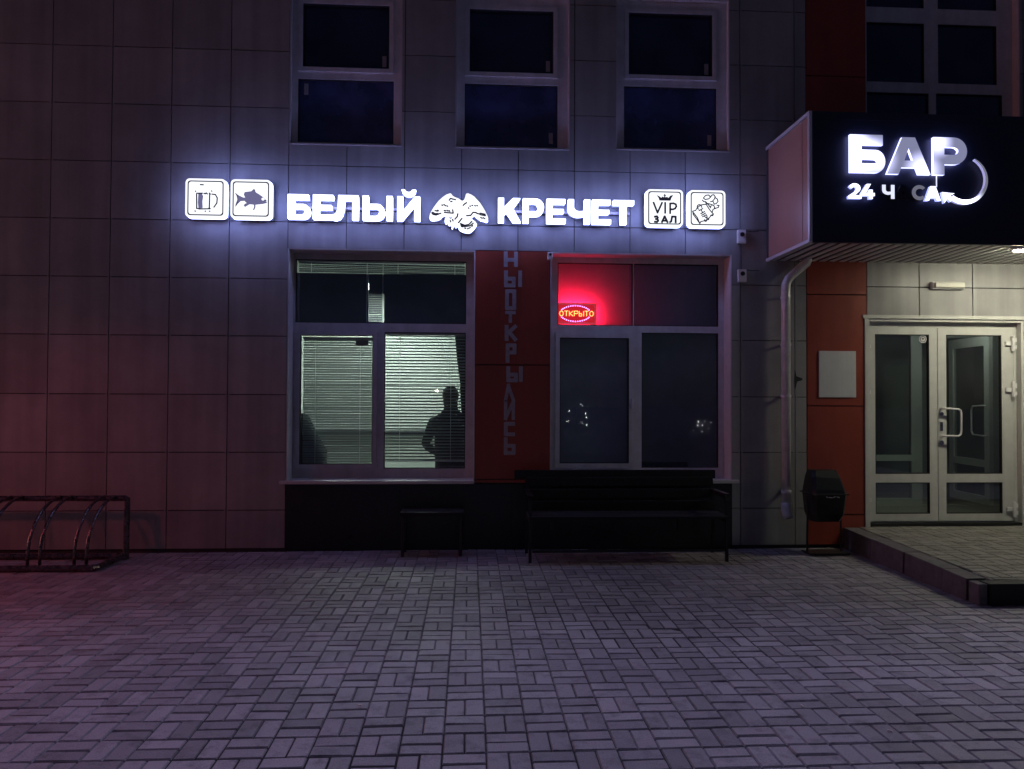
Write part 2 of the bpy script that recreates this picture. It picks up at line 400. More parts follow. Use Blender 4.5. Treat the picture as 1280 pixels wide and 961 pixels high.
# window with the blinds
reveal(W1, W+.003, YG-.003, M['reveal'])
g1 = [(-1.905, -.042, 2.42, 3.115), (-1.845, -1.057, .885, 2.285), (-.935, -.045, .838, 2.325)]
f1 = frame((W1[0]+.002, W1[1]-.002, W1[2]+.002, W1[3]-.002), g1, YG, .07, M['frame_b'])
f1['label'] = 'three light window with frame toned darker than the others over the white sill'
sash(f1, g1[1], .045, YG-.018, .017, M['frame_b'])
for g in g1: pane(f1, g, YG+.03, M['glass']); beads(f1, g, YG-(.018 if g is g1[1] else 0)+.012, M['gasket'], .008, .004)
box('sill', (-1.99, .052, W-.055, YG+.0, .700, .735), M['sill'], f1, .004)
# window with the open sign
reveal(W2, W+.003, YG-.003, M['reveal'])
g2 = [(.975, 1.822, 2.42, 3.12), (1.836, 2.797, 2.42, 3.12), (1.0, 1.776, .895, 2.28), (1.922, 2.796, .845, 2.345)]
f2 = frame((W2[0]+.002, W2[1]-.002, W2[2]+.002, W2[3]-.002), g2, YG, .07, M['frame'])
sash(f2, g2[2], .05, YG-.018, .017, M['frame'])
for i, g in enumerate(g2): pane(f2, g, YG+.03, M['glass']); beads(f2, g, YG-(.018 if i == 2 else 0)+.012, M['gasket'], .008, .004)
box('sill', (.885, 2.93, W-.055, YG+.0, .700, .735), M['sill'], f2, .004)
box('handle', (1.80, 1.82, YG-.05, YG-.019, 1.5, 1.62), M['white'], f2, .004)

# upper windows
def upper(op, z0, first):
    YG = W+.065
    x0, x1 = op[0], op[1]; zb, zt = op[2], op[3]
    reveal(op, W+.003, YG-.003, M['reveal'])
    cx0 = x0+(.075 if first == 0 else .10); cx1 = x1-(.095 if first == 0 else .125)
    gl = (cx0, cx1, zb+.05, zb+.735); gu = (cx0+.05, cx1-.05, zb+.86, zb+1.55)
    f = frame((x0+.002, x1-.002, zb+.002, zt-.002), [gl, gu], YG, .07, M['frame'])
    sash(f, gu, .045, YG-.018, .017, M['frame'])
    for g in (gl, gu): pane(f, g, YG+.03, M['glass_low' if g is gl else 'glass_up'])
    for g in (gl, gu): beads(f, g, YG+(.012 if g is gl else -.006), M['gasket'], .008, .004)
    box('sill', (x0+.004, x1-.004, W-.006, YG, zb+.001, zb+.016), M['sill'], f, .003)
    for (g, u, v) in ((gu, .94, .14), (gl, .08 if first == 0 else .93, .85 if first == 0 else .16)):
        px = g[0]+(g[1]-g[0])*u; pz = g[2]+(g[3]-g[2])*v
        box('sticker', (px-.022, px+.022, YG+.022, YG+.0265, pz-.06, pz+.06), M['tape'], f)
for k, o in enumerate(U): upper(o, o[2], k)
for k, o in enumerate(U2): upper(o, o[2], k)
# stairwell window over the canopy
YG_ = YG; YG = W+.11
reveal(U4, W+.003, YG-.003, M['reveal'])
gs = []
for (a, b) in ((4.462, 5.142), (5.302, 6.0)):
    gs += [(a, b, 5.205, 5.885), (a, b, 6.06, 6.60)]
gs += [(4.442, 5.19, 4.5, 5.085), (5.275, 6.06, 4.5, 5.09)]
f4 = frame((U4[0]+.002, U4[1]-.002, U4[2]+.002, U4[3]-.002), gs, YG, .07, M['frame'])
for g in gs: pane(f4, g, YG+.03, M['glass_up']); beads(f4, g, YG+.012, M['gasket'], .008, .004)

YG = YG_
# rooms behind the windows
def room(name, x0, x1, y0, y1, z0, z1, wm, fm, cm):
    t = .05; bm = bmesh.new()
    bx(bm, x0-t, x0, y0, y1, z0, z1); bx(bm, x1, x1+t, y0, y1, z0, z1); bx(bm, x0-t, x1+t, y1, y1+t, z0, z1)
    r = obj('inner_wall', bm, wm, B)
    bm = bmesh.new(); bx(bm, x0-t, x1+t, y0, y1+t, z0-t, z0-.001); obj('inner_floor', bm, fm, B)
    bm = bmesh.new(); bx(bm, x0-t, x1+t, y0, y1+t, z1+.001, z1+t); obj('inner_ceiling', bm, cm, B)
room('hall', -3.2, .5, W+.302, 12.2, .12, 3.3, M['inner'], M['inner_floor'], M['inner'])
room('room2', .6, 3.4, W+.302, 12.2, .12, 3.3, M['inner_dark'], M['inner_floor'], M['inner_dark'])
# vestibule
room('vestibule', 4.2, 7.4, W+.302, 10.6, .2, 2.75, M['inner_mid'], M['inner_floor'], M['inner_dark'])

# ceiling lamps of the lit room
for (x, y) in ((-2.2, 10.7), (-.6, 10.7), (-1.4, 11.3)):
    t = thing('ceiling_panel_light', {-2.2: 'lit square ceiling panel inside the room, left of the three', -.6: 'lit square ceiling panel above the seated person', -1.4: 'lit square ceiling panel at the far back of the room'}[x], 'ceiling light', (x, y, 3.3), 'ceiling panels of the lit room')
    box('housing', (x-.32, x+.32, y-.32, y+.32, 3.27, 3.298), M['white'], t)
    box('diffuser', (x-.29, x+.29, y-.29, y+.29, 3.262, 3.2695), emi('panel_glow', (.92, 1, .96), 30), t)

# ------------------------------------------------------------------ blinds
def blind(x0, x1, z0, z1, y, pitch, wd, ang, label, tilt=0, jitter=0, brk=None):
    t = thing('venetian_blind', label, 'blind', ((x0+x1)/2, y, z1), 'white venetian blinds in the lit window')
    bm = bmesh.new(); n = int((z1-z0)/pitch); ca, sa = math.cos(ang)*wd/2, math.sin(ang)*wd/2
    for i in range(n):
        z = z1-.03-i*pitch; j = random.uniform(-1, 1)*jitter; j2 = random.uniform(-1, 1)*jitter
        aj = random.uniform(-.06, .06)
        zs = [z+j, z+(j+j2)/2-random.uniform(0, jitter), z+j2]
        cc, ss = math.cos(ang+aj)*wd/2, math.sin(ang+aj)*wd/2
        xs = [x0, (x0+x1)/2, x1]
        o_ = [bm.verts.new((xx, y-cc, zz-ss+tilt*(xx-x0))) for xx, zz in zip(xs, zs)]
        i_ = [bm.verts.new((xx, y+cc, zz+ss+tilt*(xx-x0))) for xx, zz in zip(xs, zs)]
        for k in range(2): bm.faces.new([o_[k], o_[k+1], i_[k+1], i_[k]])
    obj('slats', bm, M['slat'], t)
    box('head_rail', (x0, x1, y-.013, y+.013, z1-.02, z1+.006), M['white'], t)
    box('bottom_rail', (x0, x1, y-.012, y+.012, z0-.012, z0), M['white'], t)
    bm = bmesh.new()
    for u in (.18, .82):
        xx = x0+(x1-x0)*u
        for s in (-1, 1): bx(bm, xx-.0022, xx+.0022, y+s*(wd/2+.002)-.001, y+s*(wd/2+.002)+.001, z0, z1-.021)
    obj('ladder_cord', bm, M['cord'], t)
    return t
YB = YG+.085
b1 = blind(-1.83, -1.07, .885, 2.265, YB, .027, .025, math.radians(60), 'white blind behind the left sash, slats nearly closed', jitter=.0015)
box('paper_tag', (-1.26, -1.12, YB-.022, YB-.02, 2.18, 2.235), M['tape'], b1)
blind(-.93, -.05, .92, 2.32, YB, .034, .025, math.radians(38), 'white blind behind the right pane, slats open with bright gaps', jitter=.001)
# the blind pulled up behind the transom: bunched slats, and dark boards added to block room light, with a slot between them
t = thing('venetian_blind', 'white blind bunched up at the top of the transom', 'blind', (-.97, YB, 3.11), 'white venetian blinds in the lit window')
box('head_rail', (-1.89, -.06, YB-.013, YB+.013, 3.095, 3.112), M['white'], t)
bm = bmesh.new()
for i, z in enumerate((3.074, 3.052, 3.034, 3.017, 3.002, 2.988)):
    l = random.uniform(-.004, .004); hh = (.017, .013, .013, .012, .010, .012)[i]
    vs = [bm.verts.new(p) for p in ((-1.89, YB-.004, z+l+.004), (-.06, YB-.004, z-.014-l), (-.06, YB, z-.014-l+hh), (-1.89, YB, z+l+.004+hh))]; bm.faces.new(vs)
obj('slats', bm, M['blackout'], t)
bm = bmesh.new()
for i in range(13):
    z = 2.43+i*.025; hh = .019-.006*(random.random() < .25)
    vs = [bm.verts.new(p) for p in ((-1.13, YB-.002, z), (-.975, YB-.002, z+.002), (-.975, YB+.002, z+hh+.002), (-1.13, YB+.002, z+hh))]; bm.faces.new(vs)
obj('loose_slats', bm, M['film'], t)
bm = bmesh.new()
for x in (-1.75, -1.14, -.965, -.8, -.17): box('ladder_cord', (x-.003, x+.003, YB-.016, YB-.014, 2.43 if x in (-1.14, -.965) else 2.98, 3.094), M['cord'], t)
for (a, b, lab) in ((-1.925, -1.13, 'added dark board keeping room light from the left part of the transom'), (-.955, .05, 'added dark board keeping room light from the right part of the transom')):
    tag(box('added_dark_board', (a, b, YB+.03, YB+.04, 2.40, 2.985), M['blackout']), lab, 'board', 'added light blocking boards behind the transom')
tag(box('added_dark_board', (-1.13, -.955, YB+.05, YB+.06, 2.76, 2.985), M['blackout']), 'small added dark board blocking light at the slot in the middle of the transom', 'board', 'added light blocking boards behind the transom')
box('ceiling_edge', (-1.93, .05, YB+.06, YB+.1, 2.33, 2.40), M['inner'], B)

# someone seated behind the right blind, only a silhouette
def skinned(name, verts, edges, radii, m, parent, root=0, sub=2):
    me = bpy.data.meshes.new(name); me.from_pydata(verts, edges, []); me.update()
    o = bpy.data.objects.new(name, me); C.objects.link(o)
    o.modifiers.new('s', 'SKIN'); o.modifiers.new('d', 'SUBSURF').levels = sub
    for i, r in enumerate(radii): me.skin_vertices[0].data[i].radius = r if isinstance(r, tuple) else (r, r)
    me.skin_vertices[0].data[root].use_root = True
    dg = bpy.context.evaluated_depsgraph_get(); m2 = bpy.data.meshes.new_from_object(o.evaluated_get(dg))
    bpy.data.objects.remove(o)
    for p in m2.polygons: p.use_smooth = True
    m2.materials.clear()
    return link(name, m2, m, parent)
px, py = -.20, 8.62; k = .12
Pn = thing('person', 'person seated behind the right blind, a dark silhouette in dark clothes', 'person', (px, py, .12))
V = [(px, py, .62), (px, py+.02, .85), (px, py+.03, 1.12), (px, py+.03, 1.36), (px-.01, py+.03, 1.47), (px-.02, py+.05, 1.58), (px-.02, py+.07, 1.67),
     (px-.21, py+.03, 1.33), (px-.31, py+.06, 1.08), (px-.16, py+.30, .95), (px-.12, py+.38, .95),
     (px+.21, py+.03, 1.33), (px+.31, py+.06, 1.08), (px+.16, py+.30, .95), (px+.12, py+.38, .95),
     (px-.1, py+.02, .60), (px-.13, py+.42, .62), (px-.13, py+.44, .2), (px-.13, py+.56, .16),
     (px+.1, py+.02, .60), (px+.13, py+.42, .62), (px+.13, py+.44, .2), (px+.13, py+.56, .16)]
E_ = [(0, 1), (1, 2), (2, 3), (3, 4), (4, 5), (5, 6), (3, 7), (7, 8), (8, 9), (9, 10), (3, 11), (11, 12), (12, 13), (13, 14), (0, 15), (15, 16), (16, 17), (17, 18), (0, 19), (19, 20), (20, 21), (21, 22)]
R = [(.22, .15), (.20, .14), (.22, .15), (.19, .12), (.06, .06), (.085, .10), (.075, .09), .075, .055, .04, .03, .075, .055, .04, .03, .09, .07, .05, .04, .09, .07, .05, .04]
skinned('body', V, E_, R, M['cloth'], Pn)
bm = bmesh.new(); bmesh.ops.create_uvsphere(bm, u_segments=20, v_segments=14, radius=.1)
for v in bm.verts: v.co = Vector((v.co.x*.95+px-.02, v.co.y*1.05+py+.045, v.co.z*1.12+1.65))
obj('hair', bm, M['hair'], Pn, smooth=True)
S_ = thing('stool', 'dark stool under the seated person behind the blind', 'stool', (px, py, .12))
bm = bmesh.new(); tube(bm, [(px, py, .46), (px, py, .5)], .18, 20); obj('seat', bm, M['black'], S_)
for a in range(4):
    bm = bmesh.new(); c, s = math.cos(a*PI/2+.78), math.sin(a*PI/2+.78); tube(bm, [(px+c*.18, py+s*.18, .12), (px+c*.13, py+s*.13, .46)], .012, 8); obj('leg', bm, M['black'], S_)
# dark coat hanging at the right jamb, inside
bm = bmesh.new()
prof = [(-.17, 2.36), (.045, 2.36), (.045, 1.15), (-.06, 1.13), (-.09, 1.45), (-.11, 1.8), (-.15, 2.1)]
tag(shape('coat', [prof], YB+.1, YB+.16, M['cloth']), 'dark coat hanging inside at the right edge of the lit window', 'coat')
# dark shape added for the shadow inside, lower corner of the left sash
prof = [(-1.90, .80), (-1.60, .80), (-1.60, 1.02), (-1.66, 1.12), (-1.72, 1.22), (-1.80, 1.40), (-1.86, 1.44), (-1.90, 1.40)]
tag(shape('bag', [prof], YB+.06, YB+.2, M['cloth']), 'added dark shape standing in for the shadow inside at the lower left corner of the left sash', 'bag')
# bar counter deeper in the room
t = thing('bar_counter', 'pale counter with dark top seen through the open blind', 'counter', (-.9, 11.8, .12))
box('front', (-2.6, .3, 11.6, 12.1, .12, 1.05), M['inner'], t); box('top', (-2.65, .35, 11.53, 12.15, 1.055, 1.10), M['black'], t)

# boards / film behind the second window
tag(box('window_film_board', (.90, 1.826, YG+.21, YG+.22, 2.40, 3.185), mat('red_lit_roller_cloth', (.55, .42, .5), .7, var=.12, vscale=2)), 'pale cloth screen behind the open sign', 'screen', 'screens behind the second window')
tag(box('window_film_board', (1.827, 2.86, YG+.21, YG+.22, 2.39, 3.185), mat('sky_tinted_cloth', (.34, .30, .52), .6, var=.12, vscale=2)), 'cloth screen tinted violet for the reflected sky in the right half of the transom', 'screen', 'screens behind the second window')  # violet of the reflected sky put into the cloth colour
tag(box('window_film_board', (.95, 1.83, YG+.075, YG+.085, .84, 2.36), M['film']), 'dark frosted screen behind the opening sash of the second window', 'screen', 'screens behind the second window')
tag(box('window_film_board', (1.88, 2.85, YG+.075, YG+.085, .80, 2.38), mat('dark_film', (.15, .15, .2), .5, var=.2, vscale=2)), 'darker screen behind the fixed pane of the second window', 'screen', 'screens behind the second window')

# ------------------------------------------------------------------ glyphs (unit height)
def G_be(w, s=.235, t=.175):
    r = .29; h = .6
    out = [(0, 0)]+arc(w-r*.9, h/2, r*.9, h/2, -90, 90)+[(s, h), (s, 1-t), (w*.93, 1-t), (w*.93, 1), (0, 1)]
    hole = [(s, t*.9)]+arc(w-r*1.15, h/2, r*.45, h/2-t*.9, -90, 90)+[(s, h-t*.9)]
    return [out, hole]
def G_e(w, s=.235, t=.175):
    return [[(0, 0), (w, 0), (w, t), (s, t), (s, .5-t*.45), (w*.9, .5-t*.45), (w*.9, .5+t*.45), (s, .5+t*.45), (s, 1-t), (w*.98, 1-t), (w*.98, 1), (0, 1)]]
def G_l(w, s=.235, t=.175):
    return [[(w-s, 0), (w, 0), (w, 1), (.21*w, 1), (.19*w, .6), (.16*w, .36), (.11*w, .24), (.04*w, .2), (-.01, .2), (0, -.02), (.12*w, -.03), (.27*w, .03), (.36*w, .17), (.42*w, .42), (.44*w, .65), (.45*w, 1-t), (w-s, 1-t)]]
def G_y(w, s=.235, t=.175):
    h = .66; wb = w-s*1.35
    out = [(0, 0)]+arc(wb-.3, h/2, .3, h/2, -90, 90)+[(s, h), (s, 1), (0, 1)]
    hole = [(s, t*.9)]+arc(wb-.36, h/2, .14, h/2-t*.9, -90, 90)+[(s, h-t*.9)]
    return [out, hole, [(w-s, 0), (w, 0), (w, 1), (w-s, 1)]]
def G_i(w, s=.235, t=.175):
    c = .5*w
    br = [(c-.3, 1.28), (c-.17, 1.28)]+arc(c, 1.27, .14, .09, 180, 360, 8)+[(c+.17, 1.28), (c+.3, 1.28)]+arc(c, 1.26, .28, .22, 0, -180, 12)
    return [[(0, 1), (0, 0), (s*.9, 0), (w-s, .62), (w-s, 0), (w, 0), (w, 1), (w-s*.9, 1), (s, .38), (s, 1)], br]
def G_k(w, s=.235, t=.175):
    return [[(0, 0), (s, 0), (s, .30), (s+.10, .42), (w-.31, 0), (w, 0), (w*.66, .57), (w*.98, 1), (w*.98-.30, 1), (s, .62), (s, 1), (0, 1)]]
def G_r(w, s=.235, t=.175):
    z = .28
    out = [(0, 0), (s, 0), (s, z)]+arc(w-.36, (1+z)/2, .36, (1-z)/2, -90, 90)+[(0, 1)]
    hole = [(s, z+t*.95)]+arc(w-.40, (1+z)/2, .16, (1-z)/2-t*.95, -90, 90)+[(s, 1-t*.95)]
    return [out, hole]
def G_ch(w, s=.235, t=.175):
    return [[(w-s, 0), (w, 0), (w, 1), (w-s, 1), (w-s, .52)]+arc(.46, .66, .46-s, .16, -80, -180, 8)+[(s, 1), (0, 1)]+arc(.44, .62, .44, .34, 180, 270, 8)+[(w-s, .32)]]
def G_t(w, s=.235, t=.175):
    return [[(w/2-s/2, 0), (w/2+s/2, 0), (w/2+s/2, 1-t), (w, 1-t), (w, 1), (0, 1), (0, 1-t), (w/2-s/2, 1-t)]]
def G_a(w, s=.3, t=.2):
    c = w/2
    return [[(0, 0), (s, 0), (s+.07, .18), (w-s-.07, .18), (w-s, 0), (w, 0), (c+.18, 1), (c-.18, 1)], [(c-.12, .37), (c+.12, .37), (c, .70)]]
def G_c(w, s=.235, t=.175):
    return [arc(w*.55, .5, w*.55, .51, 40, 320, 20)+arc(w*.58, .5, w*.30, .26, 312, 48, 16)]
def G_2(w, s=.26, t=.22):
    return [[(0, 0), (w, 0), (w, t), (w*.5, t), (w*.85, .5)]+arc(w*.48, .68, w*.44, .33, -15, 160, 12)+[(w*.27, .66)]+arc(w*.46, .68, w*.17, .12, 150, -10, 8)+[(w*.52, .48), (0, .17)]]
def G_4(w, s=.26, t=.22):
    return [[(w*.58, 0), (w*.85, 0), (w*.85, .2), (w, .2), (w, .4), (w*.85, .4), (w*.85, .62), (w*.58, .62), (w*.58, .4), (w*.34, .4), (w*.72, 1), (w*.42, 1), (0, .38), (0, .2), (w*.58, .2)]]
KP = (W-.185)/7.97      # the letters stand off the wall: keep their size as seen
def sc_(x): return x*KP
def scz(z): return 1.6+(z-1.6)*KP
def letter(fn, x0, x1, z0, z1, y0, y1, m, sm, parent, can=0, **kw):
    H = z1-z0; w = (x1-x0)/H
    cs = [[(x0+x*H, z0+z*H) for x, z in c] for c in fn(w, **kw)]
    o = shape('letter', cs, y0, y1, m, parent, sm)
    if can: shape('can', cs, y1+.0005, can, M['can'], o)
    return o

YL0, YL1, YL2 = W-.185, W-.11, W-.05
for (nm, lab, lst) in (('lit_word_sign', 'white glowing letters БЕЛЫЙ on the facade left of the bird', [(G_be, -1.924, -1.695), (G_e, -1.662, -1.448), (G_l, -1.452, -1.190), (G_y, -1.142, -.830), (G_i, -.778, -.538)]),
                       ('lit_word_sign', 'white glowing letters КРЕЧЕТ on the facade right of the bird', [(G_k, .297, .537), (G_r, .563, .788), (G_e, .819, 1.022), (G_ch, 1.052, 1.288), (G_e, 1.313, 1.515), (G_t, 1.542, 1.767)])):
    t = thing(nm, lab, 'sign', ((lst[0][1]+lst[-1][2])/2, W, 3.49), 'glowing name over the windows')
    for i, (fn, a, b) in enumerate(lst):
        letter(fn, sc_(a), sc_(b), scz(3.489+(.002 if a > 0 else 0)), scz(3.745+(.004 if a > 0 else 0)), YL0, YL1, M['letter'], M['letter_side'], t, can=YL2)
    box('mounting_rail', (lst[0][1]+.04, lst[-1][2]-.04, W-.049, W-.006, 3.60, 3.625), M['tape'], t)
    bm = bmesh.new(); tube(bm, [(lst[0][1]+.1, W-.012, 3.598), (lst[0][1]+.35, W-.012, 3.585), (lst[-1][2]-.1, W-.012, 3.598)], .004, 6); obj('cable', bm, M['black'], t)

# bird emblem
def zb(x, y): return ((-.449+(x*.0728-6)*.008635)*.977, 1.6+.977*(3.822-1.6-(y*.0728-10)*.00843))
t = thing('bird_emblem', 'white glowing emblem of a bird of prey with spread wings between the two words', 'sign', (-.12, W, 3.4))
out = [(455, 158), (490, 205), (530, 228), (590, 250), (640, 285), (665, 288), (690, 265), (708, 215), (718, 165), (750, 155), (800, 172), (860, 210), (900, 255), (960, 320), (1010, 400), (1050, 470), (1080, 530), (1100, 590), (1098, 625), (1070, 645), (1020, 622), (975, 615), (930, 580), (885, 545), (855, 515), (835, 550), (790, 575), (770, 582), (830, 610), (880, 650), (905, 690), (880, 740), (840, 790), (790, 832), (730, 836), (670, 822), (620, 795), (598, 770), (590, 720), (590, 690), (575, 700), (565, 740), (540, 745), (525, 715), (505, 720), (490, 770), (475, 765), (478, 730), (465, 705), (430, 712), (410, 690), (405, 660), (385, 680), (370, 680), (355, 640), (365, 590), (400, 578), (430, 590), (450, 612), (480, 600), (505, 560), (490, 545), (400, 540), (345, 540), (320, 545), (285, 590), (230, 620), (150, 632), (110, 622), (95, 585), (105, 530), (140, 460), (190, 380), (250, 300), (320, 230), (390, 180)]
shape('body', [[zb(*p) for p in out]], YL0, YL1, M['bird'], t, M['letter_side'])
shape('can', [[zb(*p) for p in out]], YL1+.0005, YL2, M['can'], t)
marks = [[(430, 285), (455, 250), (490, 262)], [(495, 262), (540, 272)], [(455, 308), (480, 305)], [(670, 370), (700, 340), (730, 320)], [(890, 492), (840, 490), (800, 545), (730, 550)], [(880, 490), (920, 510), (960, 520)],
         [(135, 510), (160, 540), (210, 548), (290, 515)], [(150, 500), (190, 525), (240, 520)], [(190, 470), (230, 480)], [(235, 460), (250, 475)], [(305, 370), (320, 375)], [(340, 362), (352, 368)], [(365, 378), (378, 384)], [(400, 384), (408, 392)],
         [(345, 465), (375, 470)], [(395, 460), (415, 475)], [(430, 465), (445, 480)], [(350, 500), (420, 505), (500, 510)], [(490, 450), (500, 500)], [(960, 500), (1050, 520)], [(965, 530), (1055, 545)], [(970, 580), (1000, 590)], [(1015, 580), (1045, 600)],
         [(785, 380), (795, 382)], [(820, 365), (832, 370)], [(868, 368), (880, 376)], [(905, 366), (915, 374)], [(760, 410), (768, 420)], [(580, 520), (570, 570), (530, 615)], [(650, 600), (620, 640), (590, 680)], [(625, 690), (700, 720), (770, 705), (820, 650)], [(630, 715), (700, 745), (790, 728), (845, 680)],
         [(700, 772), (715, 776)], [(745, 782), (762, 776)], [(780, 768), (795, 760)], [(640, 740), (670, 750)], [(490, 620), (500, 650)], [(450, 640), (460, 665)], [(820, 740), (835, 720)]]
strokes('feather_marks', [[zb(*p) for p in l] for l in marks], .015, YL0-.0015, YL0-.0002, M['film_dark'], t)

# icon plates
def icon(x0, x1, z0, z1, lab):
    t = thing('lit_icon_plate', lab, 'sign', ((x0+x1)/2, W, z0), 'glowing square icon plates')
    shape('plate', [rrect(x0, x1, z0, z1, .045)], YL0, YL1, M['icon_face'], t, M['letter_side'])
    shape('can', [rrect(x0+.004, x1-.004, z0+.004, z1-.004, .045)], YL1+.0005, YL2, M['can'], t)
    a = .021; b = .033
    shape('outline', [rrect(x0+a, x1-a, z0+a, z1-a, .03), rrect(x0+b, x1-b, z0+b, z1-b, .026)], YL0-.0015, YL0-.0002, M['film_dark'], t)
    box('bracket', (x0+.1, x1-.1, W-.049, W-.004, z0+.15, z0+.25), M['tape'], t)
    return t
YI0, YI1 = YL0-.0016, YL0-.0002
k9 = .99
def mp(box_, x0, x1, z0, z1):
    a, b, c, d = box_
    return lambda x, y: (x0+(x-a)/(b-a)*(x1-x0), z1-(y-c)/(d-c)*(z1-z0))
# beer mug
I = (-2.9378, -2.5302, 3.4552, 3.8589); t = icon(*I, 'glowing square plate with a beer mug, leftmost of the four')
f = mp((75, 605, 90, 620), *I)
shape('mug_shading', [[f(*p) for p in ((245, 295), (290, 290), (310, 330), (300, 400), (305, 490), (250, 500), (240, 420))]], YI0, YI1, M['film_mid'], t)
strokes('mug_outline', [[f(*p) for p in l] for l in ([(222, 300), (226, 500)], [(222, 495), (260, 505), (400, 500)], [(225, 292), (300, 290)], [(320, 290), (335, 298), (350, 285), (365, 300)], [(395, 290), (392, 500)], [(425, 300), (470, 305), (495, 350), (490, 420), (452, 478)], [(270, 173), (310, 175)])], .013, YI0-.0006, YI1, M['film_dark'], t)
strokes('mug_dots', [[f(*p) for p in l] for l in ([(388, 285), (405, 300)], [(385, 492), (405, 498)], [(205, 262), (212, 268)], [(418, 255), (424, 262)], [(202, 534), (215, 536)], [(335, 532), (345, 536)], [(390, 532), (402, 534)])], .012, YI0-.0006, YI1, M['film_dark'], t)
# fish
I = (-2.4808, -2.0674, 3.4532, 3.8589); t = icon(*I, 'glowing square plate with a dark fish, left of the word БЕЛЫЙ')
f = mp((675, 1215, 105, 632), *I)
fish = [(735, 285), (790, 325), (845, 350), (870, 350), (850, 310), (862, 275), (900, 270), (950, 262), (985, 228), (1000, 245), (1010, 275), (1060, 305), (1110, 340), (1140, 370), (1162, 392), (1140, 400), (1160, 418), (1110, 432), (1050, 440), (1008, 445), (1008, 480), (990, 520), (975, 515), (990, 470), (985, 445), (930, 440), (890, 465), (870, 478), (850, 460), (865, 435), (890, 425), (860, 395), (810, 400), (770, 440), (740, 482), (742, 445), (765, 380), (755, 330)]
eye = [f(1108+22*math.cos(a/12*2*PI), 366+20*math.sin(a/12*2*PI)) for a in range(12)]
shape('fish', [[f(*p) for p in fish], eye], YI0, YI1, M['film_mid'], t)
strokes('fish_lines', [[f(*p) for p in l] for l in ([(985, 235), (995, 250)], [(1125, 385), (1158, 392)], [(1140, 405), (1160, 415)], [(740, 300), (775, 340)], [(745, 470), (775, 410)])], .006, YI0-.0006, YI1, M['film_dark'], t)
# VIP hall
I = (1.8730, 2.2726, 3.4474, 3.8440); t = icon(*I, 'glowing square plate reading VIP ЗАЛ under a crown')
f = mp((90, 607, 75, 603), *I)
shape('crown', [[f(*p) for p in ((232, 155), (275, 175), (300, 195), (320, 175), (340, 190), (342, 165), (322, 158), (342, 150), (348, 130), (356, 150), (378, 158), (358, 165), (360, 190), (382, 178), (400, 195), (430, 160), (472, 155), (445, 190), (430, 235), (275, 235), (262, 195))]], YI0, YI1, M['film_dark'], t)
def vl(pts): return [f(*p) for p in pts]
strokes('lettering', [vl([(192, 265), (248, 410), (312, 265)]), vl([(355, 265), (355, 412)]), vl([(425, 415), (425, 275), (470, 272), (505, 285), (512, 315), (495, 345), (465, 358), (428, 358)])], .020, YI0-.0006, YI1, M['film_dark'], t)
strokes('lettering', [vl([(208, 468), (240, 462), (252, 478), (245, 496), (225, 500), (250, 506), (258, 525), (240, 543), (208, 540)]), vl([(308, 545), (348, 460), (388, 545)]), vl([(325, 522), (372, 522)]), vl([(422, 542), (440, 530), (452, 462), (502, 462), (502, 545)])], .022, YI0-.0006, YI1, M['film_dark'], t)
# crisps
I = (2.3338, 2.7345, 3.4464, 3.8440); t = icon(*I, 'glowing square plate with a drawn bag of crisps, rightmost of the four')
f = mp((680, 1195, 78, 605), *I)
strokes('bag_drawing', [vl(l) for l in ([(735, 380), (745, 430), (790, 490), (835, 555), (850, 525), (900, 515), (950, 495), (975, 460), (1000, 430), (1028, 418), (1000, 390), (965, 345), (925, 280), (905, 280), (850, 290), (800, 330), (775, 370), (735, 380)], [(745, 400), (800, 470), (830, 545)], [(985, 435), (1020, 440)],
    [(905, 165), (885, 190), (910, 210), (960, 200), (985, 175), (960, 145), (920, 150), (905, 165)], [(985, 175), (1005, 145), (1030, 140), (1050, 165), (1040, 200), (1010, 235), (985, 240)], [(1050, 180), (1080, 200), (1090, 235), (1065, 265), (1035, 275), (1025, 240)], [(870, 220), (890, 240), (915, 245), (925, 270)], [(920, 245), (960, 290), (990, 330)], [(1075, 290), (1105, 290), (1095, 320), (1050, 335)], [(1050, 335), (1020, 350), (1010, 385)], [(940, 265), (1000, 280), (1035, 300), (1045, 330)], [(970, 310), (1000, 300)])],   .0115, YI0-.0006, YI1, M['film_dark'], t)
strokes('bag_drawing', [vl([(915, 240), (930, 262)]), vl([(1040, 325), (1052, 340)])], .012, YI0-.0008, YI1, M['film_dark'], t)
tx, tz = f(872, 402)
text('lettering', 'CHIPS', tx, tz, .078, YI0-.0004, YI1, M['film_dark'], t, rot=math.radians(-60), off=.0022)

# ------------------------------------------------------------------ taped letters down the red column
T = thing('taped_lettering', 'grey tape letters НЫОТКРЫЛИСЬ running down the red panel between the windows', 'lettering', (.45, W, 1.0))
def tl(lines, x0, x1, z0, z1, w=.042):
    return strokes('letter', [[(x0+w/2+(x1-x0-w)*a, z0+w/2+(z1-z0-w)*b) for a, b in l] for l in lines], w, W+.0008, W+.003, M['tape'], T)
tl([[(0, 0), (0, 1)], [(1, 0), (1, 1)], [(0, .45), (1, .45)]], .362, .514, 3.016, 3.195)
tl([[(0, 1), (0, 0), (.55, 0), (.55, .5), (0, .5)], [(1, 1), (1, 0)]], .365, .56, 2.80, 2.99)
tl([[(0, 0), (0, 1), (1, 1), (1, 0), (0, 0)]], .377, .498, 2.555, 2.78)
tl([[(.5, 0), (.5, 1)], [(0, 1), (1, 1)]], .372, .498, 2.41, 2.545, .036)
tl([[(0, 0), (0, 1)], [(0, .4), (1, 1)], [(.25, .6), (1, 0)]], .375, .512, 2.215, 2.400)
